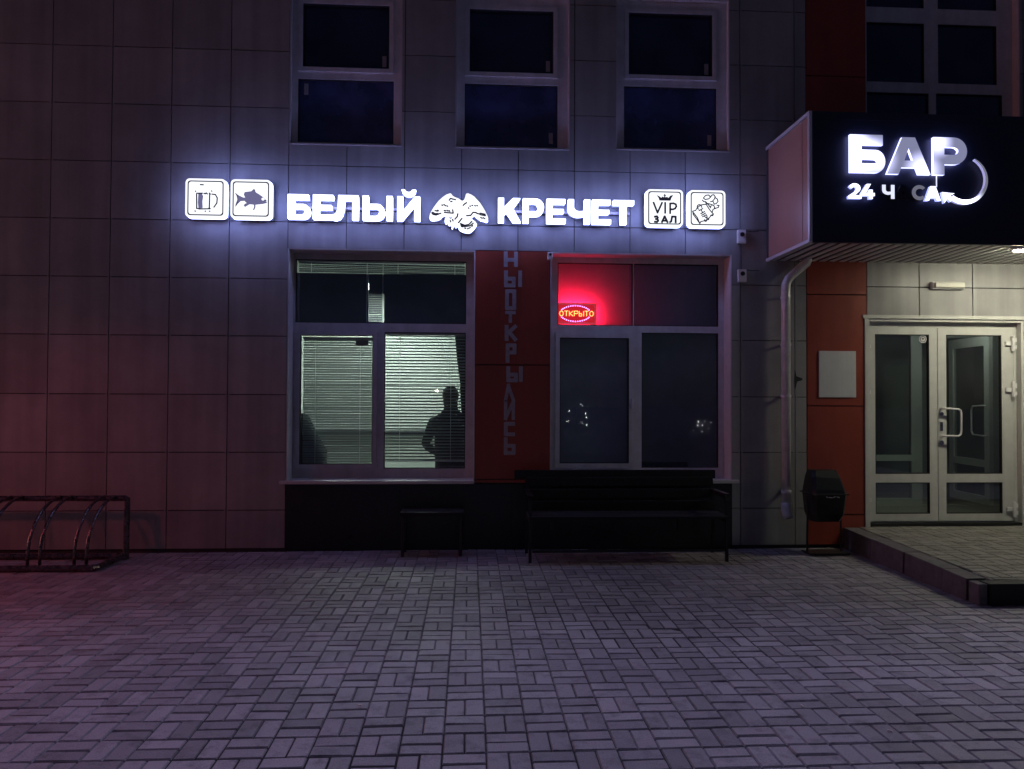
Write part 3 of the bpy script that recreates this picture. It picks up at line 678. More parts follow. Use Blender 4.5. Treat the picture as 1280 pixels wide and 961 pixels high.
tl([[(0, 0), (0, 1), (1, 1), (1, .55), (0, .55)]], .386, .503, 1.98, 2.195)
tl([[(0, 1), (0, 0), (.62, 0), (.62, .45), (0, .45)], [(1, 1), (1, 0)]], .394, .572, 1.775, 1.955)
tl([[(0, 0), (.35, 1), (1, 0)]], .369, .491, 1.575, 1.765, .036)
tl([[(0, 1), (0, 0), (1, 1), (1, 0)]], .370, .490, 1.375, 1.60, .036)
tl([[(1, 1), (0, 1), (0, 0), (1, 0)]], .371, .497, 1.205, 1.36)
tl([[(0, 1), (0, 0), (1, 0), (1, .5), (0, .5)]], .370, .498, 1.005, 1.200)

# ------------------------------------------------------------------ open sign
ys = YG+.075
t = thing('open_sign', 'small red LED sign reading ОТКРЫТО inside the transom', 'sign', (1.2, ys, 2.43))
box('board', (.962, 1.425, ys, ys+.012, 2.437, 2.68), emi('sign_board', (1, .015, .03), .7, (.35, .03, .03)), t)
box('added_rear_glow', (1.0, 1.385, ys+.03, ys+.035, 2.47, 2.65), emi('added_red_glow', (1, .012, .06), 75), t)  # added emitter hidden behind the board, reddens the cloth screen
shape('border', [rrect(.966, 1.421, 2.441, 2.676, .006), rrect(.985, 1.402, 2.46, 2.657, .006)], ys-.003, ys-.0005, emi('red_border', (1, .03, .03), .55), t)
cx_, cz_ = 1.184, 2.559
bm = bmesh.new()
for s in (1, -1):
    for i in range(15):
        a = math.radians(28+124*i/14); x, z = cx_+.175*math.cos(a)*1.0, cz_+s*.088*math.sin(a)
        tube(bm, [(x, ys-.0005, z), (x, ys-.008, z)], .0052, 8)
obj('violet_leds', bm, emi('violet_led', (.62, .2, 1), 9), t)
bm = bmesh.new()
fo = {'О': [[(.5+.5*math.cos(a/10*2*PI), .5+.5*math.sin(a/10*2*PI)) for a in range(11)]], 'Т': [[(0, 1), (1, 1)], [(.5, 1), (.5, 0)]], 'К': [[(0, 0), (0, 1)], [(1, 1), (.1, .5), (1, 0)]],
      'Р': [[(0, 0), (0, 1), (.8, 1), (1, .75), (.8, .5), (0, .5)]], 'Ы': [[(0, 1), (0, 0), (.5, 0), (.6, .25), (.5, .5), (0, .5)], [(1, 1), (1, 0)]]}
x = 1.005
for ch in 'ОТКРЫТО':
    w = .043 if ch != 'Ы' else .05
    for l in fo[ch]:
        for p, q in zip(l, l[1:]):
            tube(bm, [(x+p[0]*w, ys-.006, cz_-.028+p[1]*.056), (x+q[0]*w, ys-.006, cz_-.028+q[1]*.056)], .0034, 6)
    x += w+.0125
obj('neon_lettering', bm, emi('orange_neon', (1, .28, .06), 5.5), t)
bm = bmesh.new(); tube(bm, [(1.36, ys+.01, 2.44), (1.41, ys+.01, 2.425), (1.55, ys+.03, 2.425)], .004, 6); obj('cable', bm, M['black'], t)

# ------------------------------------------------------------------ canopy
CX0, CX1, CY = 3.262, 9.2, 7.0; ZB, ZC = 3.118, 4.385
t = thing('entrance_canopy', 'black box canopy with orange red side panel over the glazed entrance', 'canopy', (4.5, W, ZB))
box('fascia', (CX0+.001, CX1, CY, CY+.03, ZB+.05, ZC-.075), M['fascia'], t)
bm = bmesh.new(); bx(bm, CX0, CX1, CY-.006, CY+.035, ZC-.074, ZC); bx(bm, CX0, CX1, CY-.006, CY+.035, ZB, ZB+.049); obj('front_trim', bm, M['fascia'], t)
bm = bmesh.new(); panels(bm, CY+.036, W-.05, ZB+.036, ZC-.036, [], [CY+.165], [], .01, 0, .02)
for v in bm.verts: v.co = Vector((CX0+v.co.y, v.co.x, v.co.z))
obj('side_panel', bm, mat('sign_washed_panel', (.50, .28, .22), .3, var=.06, vscale=3, coat=.3), t)  # paler copy of the red cladding, the sign's light put into its colour
bm = bmesh.new()
bx(bm, CX0-.012, CX0+.02, CY-.008, W-.002, ZB-.002, ZB+.032); bx(bm, CX0-.012, CX0+.02, CY-.008, W-.002, ZC-.032, ZC+.002)
bx(bm, CX0-.008, CX0+.02, CY-.0075, CY+.03, ZB+.033, ZC-.033)
obj('side_trim', bm, mat('white_trim', (.75, .74, .78), .3, metal=.2), t)
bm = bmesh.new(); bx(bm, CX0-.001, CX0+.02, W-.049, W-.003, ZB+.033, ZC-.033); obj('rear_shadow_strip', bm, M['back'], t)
bm = bmesh.new(); bx(bm, CX0+.021, CX1, CY+.036, W-.003, ZC-.04, ZC-.005); bx(bm, CX0+.021, CX1, CY+.036, W-.003, ZB+.06, ZB+.07); obj('roof', bm, M['plinth'], t)
bm = bmesh.new(); x = CX0+.03
while x < CX1:
    bx(bm, x, x+.062, CY+.037, W-.004, ZB+.012, ZB+.020); x += .112
obj('soffit', bm, M['soffit'], t)
# strip light on the front edge of the soffit
lt = thing('strip_light', 'bright white strip lamp at the front edge under the canopy, right', 'lamp', (5.9, 7.08, ZB))
box('housing', (5.36, 6.62, 7.045, 7.115, ZB-.03, ZB+.010), M['white'], lt, .004)
box('tube', (5.375, 6.605, 7.055, 7.105, ZB-.042, ZB-.0305), emi('strip_tube', (1, .96, .74), 150), lt)

# canopy letters
yl0, yl1 = CY-.05, CY-.018
sd = emi('bar_letter_edge', (.42, .45, 1), 3)
t = thing('lit_word_sign', 'large unevenly lit white letters БАР on the black canopy', 'sign', (4.2, CY, 3.78))
spots = [((3.68, yl0, 4.10), 1.0), ((3.90, yl0, 3.93), 1.3), ((3.68, yl0, 3.88), 1.2), ((4.36, yl0, 3.82), 1.2), ((4.50, yl0, 4.10), 1.0), ((3.80, yl0, 3.99), 1)]
bf = emi_spots('bar_letter_face', (.60, .62, 1), .36, 2.2, spots, .19)
letter(G_be, 3.636, 3.984, 3.787, 4.153, yl0, yl1, bf, sd, t, s=.31, t=.27)
letter(G_a, 3.999, 4.434, 3.779, 4.137, yl0, yl1, bf, sd, t, s=.33)
letter(G_r, 4.463, 4.801, 3.780, 4.146, yl0, yl1, bf, sd, t, s=.30, t=.27)
box('cable', (4.508, 4.516, yl1-.004, yl1+.002, 3.67, 3.78), M['letter_dim'], t)
t = thing('lit_word_sign', 'small white lettering 24 ЧАСА under БАР, partly unlit', 'sign', (4.1, CY, 3.53))
ws = emi('small_letter_face', (.75, .8, 1), 2.2); wsd = emi('small_letter_edge', (.35, .4, 1), 1.6)
letter(G_2, 3.617, 3.748, 3.534, 3.679, yl0, yl1, ws, wsd, t, s=.28)
letter(G_4, 3.744, 3.878, 3.533, 3.677, yl0, yl1, ws, wsd, t, s=.28)
letter(G_ch, 3.950, 4.074, 3.537, 3.672, yl0, yl1, M['letter_dim'], M['back'], t, s=.27)
letter(G_a, 4.086, 4.236, 3.535, 3.672, yl0, yl1, M['fascia'], M['back'], t, s=.3)['label'] = 'unlit black letter А'
letter(G_c, 4.245, 4.383, 3.530, 3.675, yl0, yl1, emi('dim_c', (.75, .78, 1), .16), M['back'], t)['label'] = 'nearly unlit grey letter С'
letter(G_a, 4.377, 4.534, 3.527, 3.667, yl0-.003, yl1, ws, wsd, t, s=.28)
t = thing('arrow_sign', 'curved glowing arrow sweeping round from БАР to the small lettering', 'sign', (4.8, CY, 3.52))
cxa, cza, ra = 4.775, 3.742, .222
def ringpts(a0, a1, w0, w1, n=26):
    o_, i_ = [], []
    for i in range(n+1):
        u = i/n; a = math.radians(a0+(a1-a0)*u); w = w0+(w1-w0)*u
        o_.append((cxa+(ra+w/2)*math.cos(a), cza+(ra+w/2)*math.sin(a))); i_.append((cxa+(ra-w/2)*math.cos(a), cza+(ra-w/2)*math.sin(a)))
    return o_+i_[::-1]
rm = emi_spots('arrow_face', (.75, .78, 1), .22, 3.0, [((4.70, yl0, 3.53), 2.0), ((4.80, yl0, 3.52), 1.6)], .13)
shape('curve', [ringpts(62, -126, .012, .05)], yl0, yl1, rm, t, emi('arrow_edge', (.5, .5, 1), .6))
shape('head', [[(4.545, 3.612), (4.672, 3.602), (4.628, 3.578), (4.66, 3.552), (4.632, 3.52), (4.60, 3.55), (4.568, 3.505)]], yl0-.002, yl1, ws, t, wsd)

# ------------------------------------------------------------------ entrance door
YD = W+.075
reveal(DR, W+.003, YD-.002, M['alu'], .03, bottom=False)
bm = bmesh.new(); bx(bm, 4.345, 6.255, W-.016, W-.001, 2.506, 2.545); bx(bm, 4.362, 4.394, W-.016, W-.001, .21, 2.505); bx(bm, 6.206, 6.25, W-.016, W-.001, .21, 2.505)
obj('door_casing', bm, M['alu'], B)
bm = bmesh.new(); panels(bm, 4.426, 6.174, .215, 2.474, [(4.445, 6.14, .262, 2.42)], [], [], 0, YD, YD+.07); obj('door_frame', bm, M['alu'], B)
box('door_threshold', (4.43, 6.17, W+.0, YD-.002, .2, .25), M['kerb_black'], B)
def leaf(x0, x1, gl, lab):
    bm = bmesh.new(); panels(bm, x0, x1, .266, 2.416, gl, [], [], 0, YD-.02, YD+.03)
    o = obj('door', bm, M['alu'], B); o['label'] = lab
    for g in gl: pane(o, g, YD+.0, M['glass_door']); beads(o, g, YD-.012, M['gasket'], .010, .003)
    return o
dl = leaf(4.448, 5.232, [(4.515, 5.142, .79, 2.338), (4.515, 5.142, .345, .695)], 'left glazed door leaf with a round sticker')
dr = leaf(5.240, 6.122, [(5.337, 5.985, .79, 2.338), (5.330, 5.985, .345, .695)], 'right glazed door leaf with the pull handle')
bm = bmesh.new(); tube(bm, [(5.274, YD-.021, 1.522), (5.274, YD-.075, 1.522), (5.43, YD-.085, 1.515), (5.455, YD-.087, 1.50), (5.462, YD-.087, 1.47), (5.462, YD-.087, 1.27), (5.455, YD-.087, 1.235), (5.43, YD-.085, 1.217), (5.274, YD-.075, 1.215), (5.274, YD-.021, 1.215)], .011, 10)
obj('handle', bm, M['white'], dr, smooth=True)
bm = bmesh.new(); tube(bm, [(5.274, YD-.034, 1.46), (5.274, YD-.021, 1.46)], .022, 14); tube(bm, [(5.274, YD-.03, 1.14), (5.274, YD-.021, 1.14)], .025, 14); bx(bm, 5.258, 5.29, YD-.028, YD-.0205, 1.27, 1.37); obj('lock_plate', bm, M['chrome'], dr)
bm = bmesh.new(); tube(bm, [(5.274, YD-.036, 1.335), (5.274, YD-.0285, 1.335)], .009, 10); obj('keyhole', bm, M['black'], dr)
for z in (2.245, 1.735, .395):
    bm = bmesh.new(); tube(bm, [(6.10, YD-.045, z-.085), (6.10, YD-.045, z+.085)], .017, 12); bx(bm, 6.02, 6.095, YD-.042, YD-.0205, z-.022, z+.022); bx(bm, 6.1, 6.15, YD-.04, YD-.0205, z+.018, z+.062); bx(bm, 6.1, 6.15, YD-.04, YD-.0205, z-.06, z-.02)
    obj('hinge', bm, M['white'], dr)
for z in (2.2, 1.7, .5):
    bm = bmesh.new(); tube(bm, [(4.452, YD-.028, z-.02), (4.452, YD-.028, z+.02)], .009, 8); obj('hinge', bm, M['white'], dl)
cxs, czs = 5.078, 2.287
bm = bmesh.new(); tube(bm, [(cxs, YD-.005, czs), (cxs, YD-.002, czs)], .043, 24); st = obj('round_sticker', bm, M['paper'], dl)
bm = bmesh.new()
for i in range(24):
    a, b = 2*PI*i/24, 2*PI*(i+1)/24
    vs = [bm.verts.new((cxs+r*math.cos(q), YD-.0056, czs+r*math.sin(q))) for r, q in ((.034, a), (.034, b), (.027, b), (.027, a))]; bm.faces.new(vs)
obj('sticker_ring', bm, M['black'], dl)
shape('sticker_mark', [[(cxs-.016, czs+.012), (cxs+.016, czs+.012), (cxs+.004, czs-.006), (cxs, czs-.016), (cxs-.004, czs-.006)]], YD-.0062, YD-.0054, M['black'], dl)

# inner partition of the vestibule with an open leaf
yv = 9.75
vg = ((4.55, 5.30, .88, 2.55), (4.55, 5.30, .30, .80), (5.40, 5.93, .88, 2.55), (5.40, 5.93, .30, .80))
bm = bmesh.new(); panels(bm, 4.2, 7.4, .2, 2.75, [*vg, (6.08, 6.98, .21, 2.45)], [], [], 0, yv, yv+.06)
v1 = obj('inner_partition', bm, mat('inner_partition', (.42, .44, .42), .5), B)
for g in vg: pane(v1, g, yv+.03, M['glass_door'])
il = bmesh.new(); panels(il, 0, .87, .30, 2.42, [(.09, .77, .86, 2.30), (.09, .77, .40, .77)], [], [], 0, -.025, .025)
R_ = Matrix.Translation((6.58, 9.90, 0)) @ Matrix.Rotation(math.radians(-93.5), 4, 'Z')
il.transform(R_); ild = obj('inner_door', il, M['alu'], B); ild['label'] = 'inner glazed door leaf standing open behind the right leaf'
for g in ((.09, .77, .86, 2.30), (.09, .77, .40, .77)):
    b_ = bmesh.new(); bx(b_, g[0], g[1], -.003, .003, g[2], g[3]); b_.transform(R_); obj('pane', b_, M['glass_door'], ild)
b_ = bmesh.new(); tube(b_, [(.80, -.026, 1.55), (.80, -.08, 1.55), (.64, -.09, 1.54), (.61, -.09, 1.50), (.61, -.09, 1.22), (.64, -.09, 1.18), (.80, -.08, 1.17), (.80, -.026, 1.17)], .011, 8); b_.transform(R_); obj('handle', b_, M['white'], ild)
lv = thing('added_ceiling_lamp', 'dim round ceiling lamp added unseen inside the vestibule', 'lamp', (6.1, 8.85, 2.75))
bm = bmesh.new(); tube(bm, [(6.1, 8.85, 2.70), (6.1, 8.85, 2.748)], .12, 24); obj('diffuser', bm, emi('vestibule_lamp', (.97, 1, .93), 28), lv)  # added lamp, out of sight above the door, brightens the inner leaf
bm = bmesh.new(); bmesh.ops.create_uvsphere(bm, u_segments=12, v_segments=8, radius=.06)
for v in bm.verts: v.co = Vector((v.co.x*1.4+4.95, v.co.y*.7+8.75, v.co.z*.12+.207+random.uniform(-.003, .003)))
tag(obj('crumpled_paper', bm, M['paper']), 'scrap of white paper on the vestibule floor', 'litter')

# ------------------------------------------------------------------ small things on the wall
t = thing('emergency_lamp', 'oblong unlit white lamp fitting on the tiles above the door', 'lamp', (5.3, W, 2.87))
box('body', (5.115, 5.49, W-.05, W-.004, 2.835, 2.92), M['white'], t, .01)
box('diffuser', (5.135, 5.475, W-.078, W-.051, 2.848, 2.905), mat('fitting_diffuser', (.62, .6, .5), .35), t, .008)
tag(box('blank_board', (3.841, 4.258, W-.018, W-.005, 1.64, 2.14), M['paper'], None, .002), 'blank pale grey board on the red panel left of the door', 'board')
for (x, z, lab) in ((2.967, 3.385, 'small white camera box on the tiles below the crisps plate'), (2.972, 2.955, 'smaller white box with dark lens on the tile joint beside the red lit window'), (.86, 3.14, 'tiny white box at the upper left corner of the red lit window')):
    t = thing('wall_box', lab, 'camera', (x, W, z)); h = .07 if x > 2.97 or x < 1 else .075
    s = 1 if x > 1 else .6
    box('housing', (x-.045*s, x+.045*s, W-.05, W-.003, z-h*s, z+h*s), M['white'], t, .006)
    bm = bmesh.new(); tube(bm, [(x, W-.062, z+.02*s), (x, W-.051, z+.02*s)], .024*s, 14); obj('lens', bm, M['black'], t)
    if x > 1:
        bm = bmesh.new(); tube(bm, [(x+.05, W-.012, z+.07), (x+.12, W-.014, z+.06), (x+.2, W-.01, z+.065)], .004, 6); obj('cable', bm, M['black'], t)
bm = bmesh.new(); tube(bm, [(2.969, W-.01, 3.30), (2.972, W-.012, 3.1), (2.972, W-.01, 3.03)], .004, 6); tag(obj('wall_cable', bm, M['black']), 'thin dark cable joining the two white camera boxes', 'cable')

# drainpipe
t = thing('drainpipe', 'grey white drainpipe between the tiles and the canopy, bent at the top', 'drainpipe', (3.44, W-.12, .33))
yp = W-.115
bm = bmesh.new(); tube(bm, [(3.425, yp, .38), (3.425, yp, 2.80), (3.43, yp, 2.86), (3.46, yp, 2.92), (3.62, yp+.01, 3.06), (3.66, yp+.01, 3.09), (3.672, yp+.01, 3.13), (3.672, yp+.01, 3.19)], .048, 18); obj('pipe', bm, M['pipe'], t, smooth=True)
bm = bmesh.new(); tube(bm, [(3.425, yp, .50), (3.425, yp, .42), (3.43, yp-.01, .37), (3.434, yp-.025, .335)], .054, 18); obj('outlet', bm, M['pipe'], t, smooth=True)
for z in (2.72, 2.2, 1.65, .62):
    bm = bmesh.new(); tube(bm, [(3.425, yp, z-.015), (3.425, yp, z+.015)], .053, 18); bx(bm, 3.41, 3.44, yp+.05, W-.002, z-.012, z+.012); obj('bracket', bm, M['pipe'], t)

# ------------------------------------------------------------------ bench
t = thing('bench', 'long black bench with backrest standing in front of the second window', 'bench', (1.57, 7.6, 0))
x0, x1 = .60, 2.56
for i, z in enumerate((.40, .52, .64)): box('backrest_board', (x0-.0, x1+.0, 7.70+i*.03, 7.73+i*.03, z+.06, z+.155), M['blackwood'], t, .004)
box('backrest_board', (.47, 2.60, 7.80, 7.835, .775, .865), M['blackwood'], t, .004)
for i in range(4): box('seat_board', (x0-.02, x1+.02, 7.30+i*.098, 7.385+i*.098, .425, .455), M['blackwood'], t, .004)
for x in (.86, 1.53, 2.19):
    bm = bmesh.new(); tube(bm, [(x, 7.73, .25), (x, 7.76, .45), (x, 7.85, .84)], .02, square=True); obj('back_post', bm, M['black'], t)
for x in (x0, x1):
    bm = bmesh.new(); tube(bm, [(x, 7.34, .0), (x, 7.34, .60), (x, 7.37, .635), (x, 7.74, .64)], .02, square=True); obj('front_leg', bm, M['black'], t)
    bm = bmesh.new(); tube(bm, [(x, 7.80, .0), (x, 7.72, .42), (x, 7.84, .84)], .02, square=True); obj('rear_leg', bm, M['black'], t)
    bm = bmesh.new(); tube(bm, [(x, 7.35, .40), (x, 7.73, .40)], .016, square=True); obj('side_rail', bm, M['black'], t)
    box('armrest', (x-.028, x+.028, 7.32, 7.74, .655, .675), mat('armrest_varnish', (.03, .03, .032), .15), t, .006)
box('long_rail', (x0+.02, x1-.02, 7.33, 7.35, .10, .125), M['black'], t)
# low backless bench by the left half of the plinth
t = thing('low_bench', 'low black backless bench against the plinth under the lit window', 'bench', (-.37, 7.8, 0))
box('seat', (-.70, -.05, 7.66, 7.95, .41, .45), M['blackwood'], t, .006)
for x in (-.67, -.083):
    bm = bmesh.new(); tube(bm, [(x, 7.68, 0), (x, 7.68, .40)], .018, 12); tube(bm, [(x, 7.93, 0), (x, 7.93, .40)], .018, 12); bx(bm, x-.012, x+.012, 7.70, 7.91, .08, .10)
    obj('leg_frame', bm, mat('gloss_black', (.02, .02, .022), .12), t)

# litter bin
t = thing('litter_bin', 'black tilted litter bin on a frame before the red panel', 'litter bin', (3.73, 7.7, 0))
bm = bmesh.new()
secs = [(.345, 3.585, 3.865, 7.60, 7.80), (.42, 3.56, 3.895, 7.57, 7.82), (.63, 3.545, 3.91, 7.54, 7.84), (.68, 3.55, 3.895, 7.55, 7.84), (.80, 3.565, 3.87, 7.60, 7.82), (.875, 3.58, 3.845, 7.64, 7.80)]
rings = [[bm.verts.new(p) for p in ((a+.03, c, z), (b-.03, c, z), (b, c+.03, z), (b, d-.03, z), (b-.03, d, z), (a+.03, d, z), (a, d-.03, z), (a, c+.03, z))] for z, a, b, c, d in secs]
for A, Bq in zip(rings, rings[1:]):
    for j in range(8): bm.faces.new([A[j], A[(j+1) % 8], Bq[(j+1) % 8], Bq[j]])
bm.faces.new(rings[0][::-1]); bm.faces.new(rings[-1])
obj('bucket', bm, mat('black_bin_plastic', (.01, .011, .012), .3, bump=.4, bscale=25), t)
bm = bmesh.new(); tube(bm, [(3.54, 7.535, .635), (3.915, 7.535, .635), (3.915, 7.845, .635), (3.54, 7.845, .635), (3.54, 7.535, .635)], .007, 8); obj('rim', bm, M['black'], t)
for s, x in ((-1, 3.575), (1, 3.885)):
    bm = bmesh.new(); tube(bm, [(x+s*.03, 7.70, .02), (x+s*.02, 7.70, .60)], .011, 8); obj('post', bm, M['black'], t)
box('base_plate', (3.53, 3.95, 7.58, 7.80, .004, .022), M['black'], t)
bm = bmesh.new()
for (a, b) in (((3.675, .612), (3.69, .605)), ((3.70, .606), (3.74, .602)), ((3.75, .604), (3.77, .615)), ((3.785, .612), (3.80, .606)), ((3.805, .612), (3.812, .60))):
    tube(bm, [(a[0], 7.537, a[1]), (b[0], 7.537, b[1])], .004, 6)
obj('white_strokes', bm, M['white'], t)  # short white marks on the bucket front

# ------------------------------------------------------------------ bicycle rack
t = thing('bicycle_rack', 'dark steel bicycle rack with curved wheel hoops against the left wall', 'bicycle rack', (-4.6, 7.4, 0))
xl, xr = -5.95, -3.46
bm = bmesh.new(); tube(bm, [(xl, 7.14, .03), (xr, 7.14, .03), (xr+.02, 7.18, .03), (xr+.04, 7.68, .03), (xl, 7.68, .03), (xl, 7.14, .03)], .03, 10); obj('base_frame', bm, M['steel'], t)
bm = bmesh.new(); tube(bm, [(xr+.04, 7.72, .0), (xr+.03, 7.76, .58), (xr, 7.77, .59), (xl, 7.77, .59), (xl-.03, 7.76, .57), (xl-.03, 7.72, 0)], .03, 10); obj('rear_frame', bm, M['steel'], t)
for x in (-3.60, -4.02, -4.50, -5.0, -5.5):
    for dx in (-.055, .055):
        bm = bmesh.new(); pts = [(x+dx, 7.20, .05)]+[(x+dx, 7.75-.55*math.cos(math.radians(q)), .12+.49*math.sin(math.radians(q))) for q in range(0, 91, 9)]
        tube(bm, pts, .015, 10); obj('hoop', bm, M['steel'], t, smooth=True)

# ------------------------------------------------------------------ entrance platform
P = thing('entrance_platform', 'raised block paved platform with kerb stones in front of the glazed door', 'platform', (5, 7, 0))
zf = lambda x, y: .172+.045*(y-5.67)/(W-5.67)
el = lambda y: 3.985+.115*(y-5.67)/(W-5.67)
pavers('paving', 4.0, 9.5, 5.80, W-.005, zf, M['paver_b'], clip=lambda y: el(y)+.185, parent=P, ox=.02, oy=.07)
bm = bmesh.new(); v = [(el(5.67)+.02, 5.70), (9.5, 5.70), (9.5, W-.004), (el(W)+.02, W-.004)]
b0 = [bm.verts.new((x, y, -.02)) for x, y in v]; b1_ = [bm.verts.new((x, y, zf(x, y)-.014)) for x, y in v]
bm.faces.new(b1_)
for i in range(4): bm.faces.new([b0[i], b0[(i+1) % 4], b1_[(i+1) % 4], b1_[i]])
obj('core', bm, M['bedding'], P)
y = 5.82; k = 0
while y < W-.05:
    y2 = min(y+(.62 if k else .34), W-.01); bm = bmesh.new(); j = random.uniform(-.006, .006); hz = random.uniform(-.005, .004)
    g_ = .012
    pts = [(el(y)+j, y+g_), (el(y)+j+.17, y+g_), (el(y2)+j+.17, y2), (el(y2)+j, y2)]
    lo = [bm.verts.new((a_, b_, -.03)) for a_, b_ in pts]; hi = [bm.verts.new((a_+(.008 if q in (0, 3) else 0), b_, zf(a_, b_)+hz)) for q, (a_, b_) in enumerate(pts)]
    bm.faces.new(hi); bm.faces.new(lo[::-1])
    for i in range(4): bm.faces.new([lo[i], lo[(i+1) % 4], hi[(i+1) % 4], hi[i]])
    obj('kerb_stone', bm, M['kerb'], P, bevel=.008); y = y2; k += 1
box('kerb_stone', (3.99, 4.06, 5.675, 5.80, -.03, .170), M['kerb'], P, .008)['label'] = 'broken corner kerb stone'
x = 4.075
while x < 9.4:
    o = box('front_kerb_stone', (x, x+.99, 5.67, 5.79, -.03, .172), M['kerb_black'], P, .006); x += 1.0

for k_ in range(16):
    x_, y_ = random.uniform(-3.4, 3.6), random.uniform(3.4, 7.4)
    bm = bmesh.new(); a_ = random.uniform(0, PI); l_ = random.uniform(.008, .016)
    tube(bm, [(x_-l_*math.cos(a_), y_-l_*math.sin(a_), .0055), (x_+l_*math.cos(a_), y_+l_*math.sin(a_), .0055)], .0042, 7)
    tag(obj('cigarette_butt', bm, M['white']), 'tiny pale cigarette butt lying on the block paving', 'litter', 'butts scattered on the paving')

# ------------------------------------------------------------------ lamps beside / behind the view, some added for their light
rd = (1, .03, .07)
t = thing('added_post_lamp', 'added red downlight on a tall post left of the bicycle rack, outside the view', 'lamp', (-5.1, 5.0, 0))  # added lamp, shaped to redden the left paving more than the wall
bm = bmesh.new(); tube(bm, [(-5.1, 5.0, 2.77), (-5.1, 5.0, 2.95)], .20, 24, cap=False); tube(bm, [(-5.1, 5.0, 2.951), (-5.1, 5.0, 2.965)], .20, 24); obj('shade', bm, M['black'], t)
bm = bmesh.new(); tube(bm, [(-5.1, 5.0, 2.80), (-5.1, 5.0, 2.82)], .15, 24); obj('bulb', bm, emi('red_lamp', (1, .12, .20), 85), t)
bm = bmesh.new(); tube(bm, [(-5.4, 5.0, 0), (-5.4, 5.0, 3.0), (-5.1, 5.0, 3.0)], .03, 8); obj('post', bm, M['black'], t)
t = thing('shop_sign', 'large red lit sign board on posts, far left outside the view', 'sign', (-15, 5.5, 0))
box('lightbox', (-15.1, -15, 4.2, 6.8, 2.0, 3.5), emi('red_board', (1, .34, .31), 15), t)
for yy in (4.4, 6.6):
    bm = bmesh.new(); tube(bm, [(-15.05, yy, 0), (-15.05, yy, 2.19)], .05, 8); obj('post', bm, M['black'], t)
def mirror_pt(x, y, dist):      # a place behind the camera whose reflection is seen in the glazing
    return x, y, dist
far = [(-1.2, -24, 2.3, .07), (2.9, -26, -.0, .0)]
for i, (x, y, z, r, col, lab) in enumerate(((-1.35, -14.5, 1.95, .05, (1, .95, .8), 'small bright lamp on a pole across the yard, mirrored in the blind window'),
        (1.95, -22, 2.75, .12, (.9, .9, 1), 'small white lamp on a pole across the yard, mirrored at the right jamb'),
        (6.7, -20, -.0, .0, (1, 1, 1), ''))):
    if r == 0: continue
    t = thing('yard_lamp', lab, 'lamp', (x, y, 0), 'yard lamps behind the view')
    bm = bmesh.new(); bmesh.ops.create_icosphere(bm, subdivisions=2, radius=r); bmesh.ops.translate(bm, verts=bm.verts, vec=(x, y, z)); obj('bulb', bm, emi('yard_bulb', col, 60), t)
    bm = bmesh.new(); tube(bm, [(x, y, 0), (x, y, z-r)], .03, 8); obj('pole', bm, M['black'], t)

for (px_, pz_, lab) in ((5.25, .55, 'tiny lights added across the yard to be mirrored low in the opening sash'), (11.55, .25, 'tiny lights added across the yard to be mirrored low in the fixed pane')):
    t = thing('added_lights', lab, 'lights', (px_, -20, 0), 'added tiny lights behind the view')  # added points, placed for the specks mirrored in the panes
    bm = bmesh.new()
    for q in range(8):
        bmesh.ops.create_icosphere(bm, subdivisions=1, radius=random.uniform(.010, .026), matrix=Matrix.Translation((px_+random.uniform(-.55, .55), -20, pz_+random.uniform(-.5, .9)*(1 if px_ < 9 else .4))))
    obj('bulbs', bm, emi('tiny_bulb', (.9, .92, 1), 40), t)
    bm = bmesh.new(); tube(bm, [(px_, -20.05, -.02), (px_, -20.05, 2)], .02, 6); obj('pole', bm, M['black'], t)

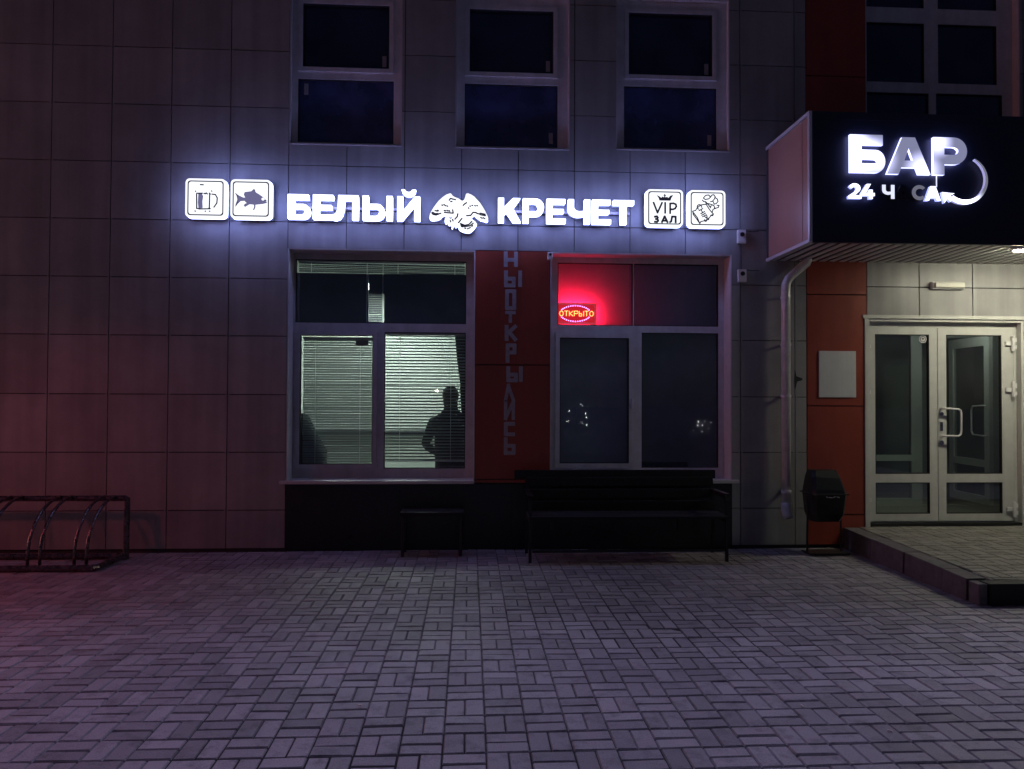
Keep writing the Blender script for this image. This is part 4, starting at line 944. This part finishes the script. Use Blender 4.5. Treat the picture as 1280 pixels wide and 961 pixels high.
# ------------------------------------------------------------------ sky, faint city light
w = bpy.data.worlds.new('World'); sc.world = w; w.use_nodes = True
N = w.node_tree.nodes; L = w.node_tree.links; bg = N['Background']
sky = N.new('ShaderNodeTexSky'); sky.sky_type = 'NISHITA'; sky.sun_disc = False
el_, az_ = math.radians(68), math.radians(8)
sky.sun_elevation = el_; sky.sun_rotation = az_
tint = N.new('ShaderNodeMix'); tint.data_type = 'RGBA'; tint.blend_type = 'MULTIPLY'; tint.inputs['Factor'].default_value = 1
tint.inputs['B'].default_value = (.72, .66, .95, 1)
L.new(sky.outputs[0], tint.inputs['A']); L.new(tint.outputs['Result'], bg.inputs['Color'])
bg.inputs['Strength'].default_value = .0085
s = bpy.data.lights.new('paving_fill', 'SUN'); s.energy = .68; s.angle = math.radians(16); s.color = (.60, .54, 1)  # added violet fill from over the roof, brightens the paving
so = bpy.data.objects.new('paving_fill_light', s); C.objects.link(so)
dv = Vector((math.sin(az_)*math.cos(el_), math.cos(az_)*math.cos(el_), math.sin(el_)))
so.rotation_euler = dv.to_track_quat('Z', 'Y').to_euler()

# ------------------------------------------------------------------ camera
yaw, pitch, roll = math.radians(3.244), math.radians(1.114), math.radians(.25)
fw = Vector((math.sin(yaw)*math.cos(pitch), math.cos(yaw)*math.cos(pitch), math.sin(pitch)))
r0 = Vector((math.cos(yaw), -math.sin(yaw), 0)); u0 = r0.cross(fw)
r = r0*math.cos(roll)+u0*math.sin(roll); u = u0*math.cos(roll)-r0*math.sin(roll)
cam = bpy.data.cameras.new('camera'); co = bpy.data.objects.new('camera', cam); C.objects.link(co)
m4 = Matrix((( r.x, u.x, -fw.x, 0), (r.y, u.y, -fw.y, 0), (r.z, u.z, -fw.z, 1.6), (0, 0, 0, 1)))
co.matrix_world = m4
cam.sensor_width = 36; cam.lens = 936/1280*36; cam.clip_end = 500; cam.clip_start = .05
sc.camera = co
vs_ = sc.view_settings; vs_.view_transform = 'Standard'; vs_.look = 'None'; vs_.exposure = 0; vs_.gamma = 1
sc.render.engine = 'CYCLES'
cy = sc.cycles; cy.use_denoising = True; cy.max_bounces = 6; cy.diffuse_bounces = 3; cy.glossy_bounces = 3; cy.transparent_max_bounces = 12
cy.sample_clamp_indirect = 4; cy.caustics_reflective = False; cy.caustics_refractive = False
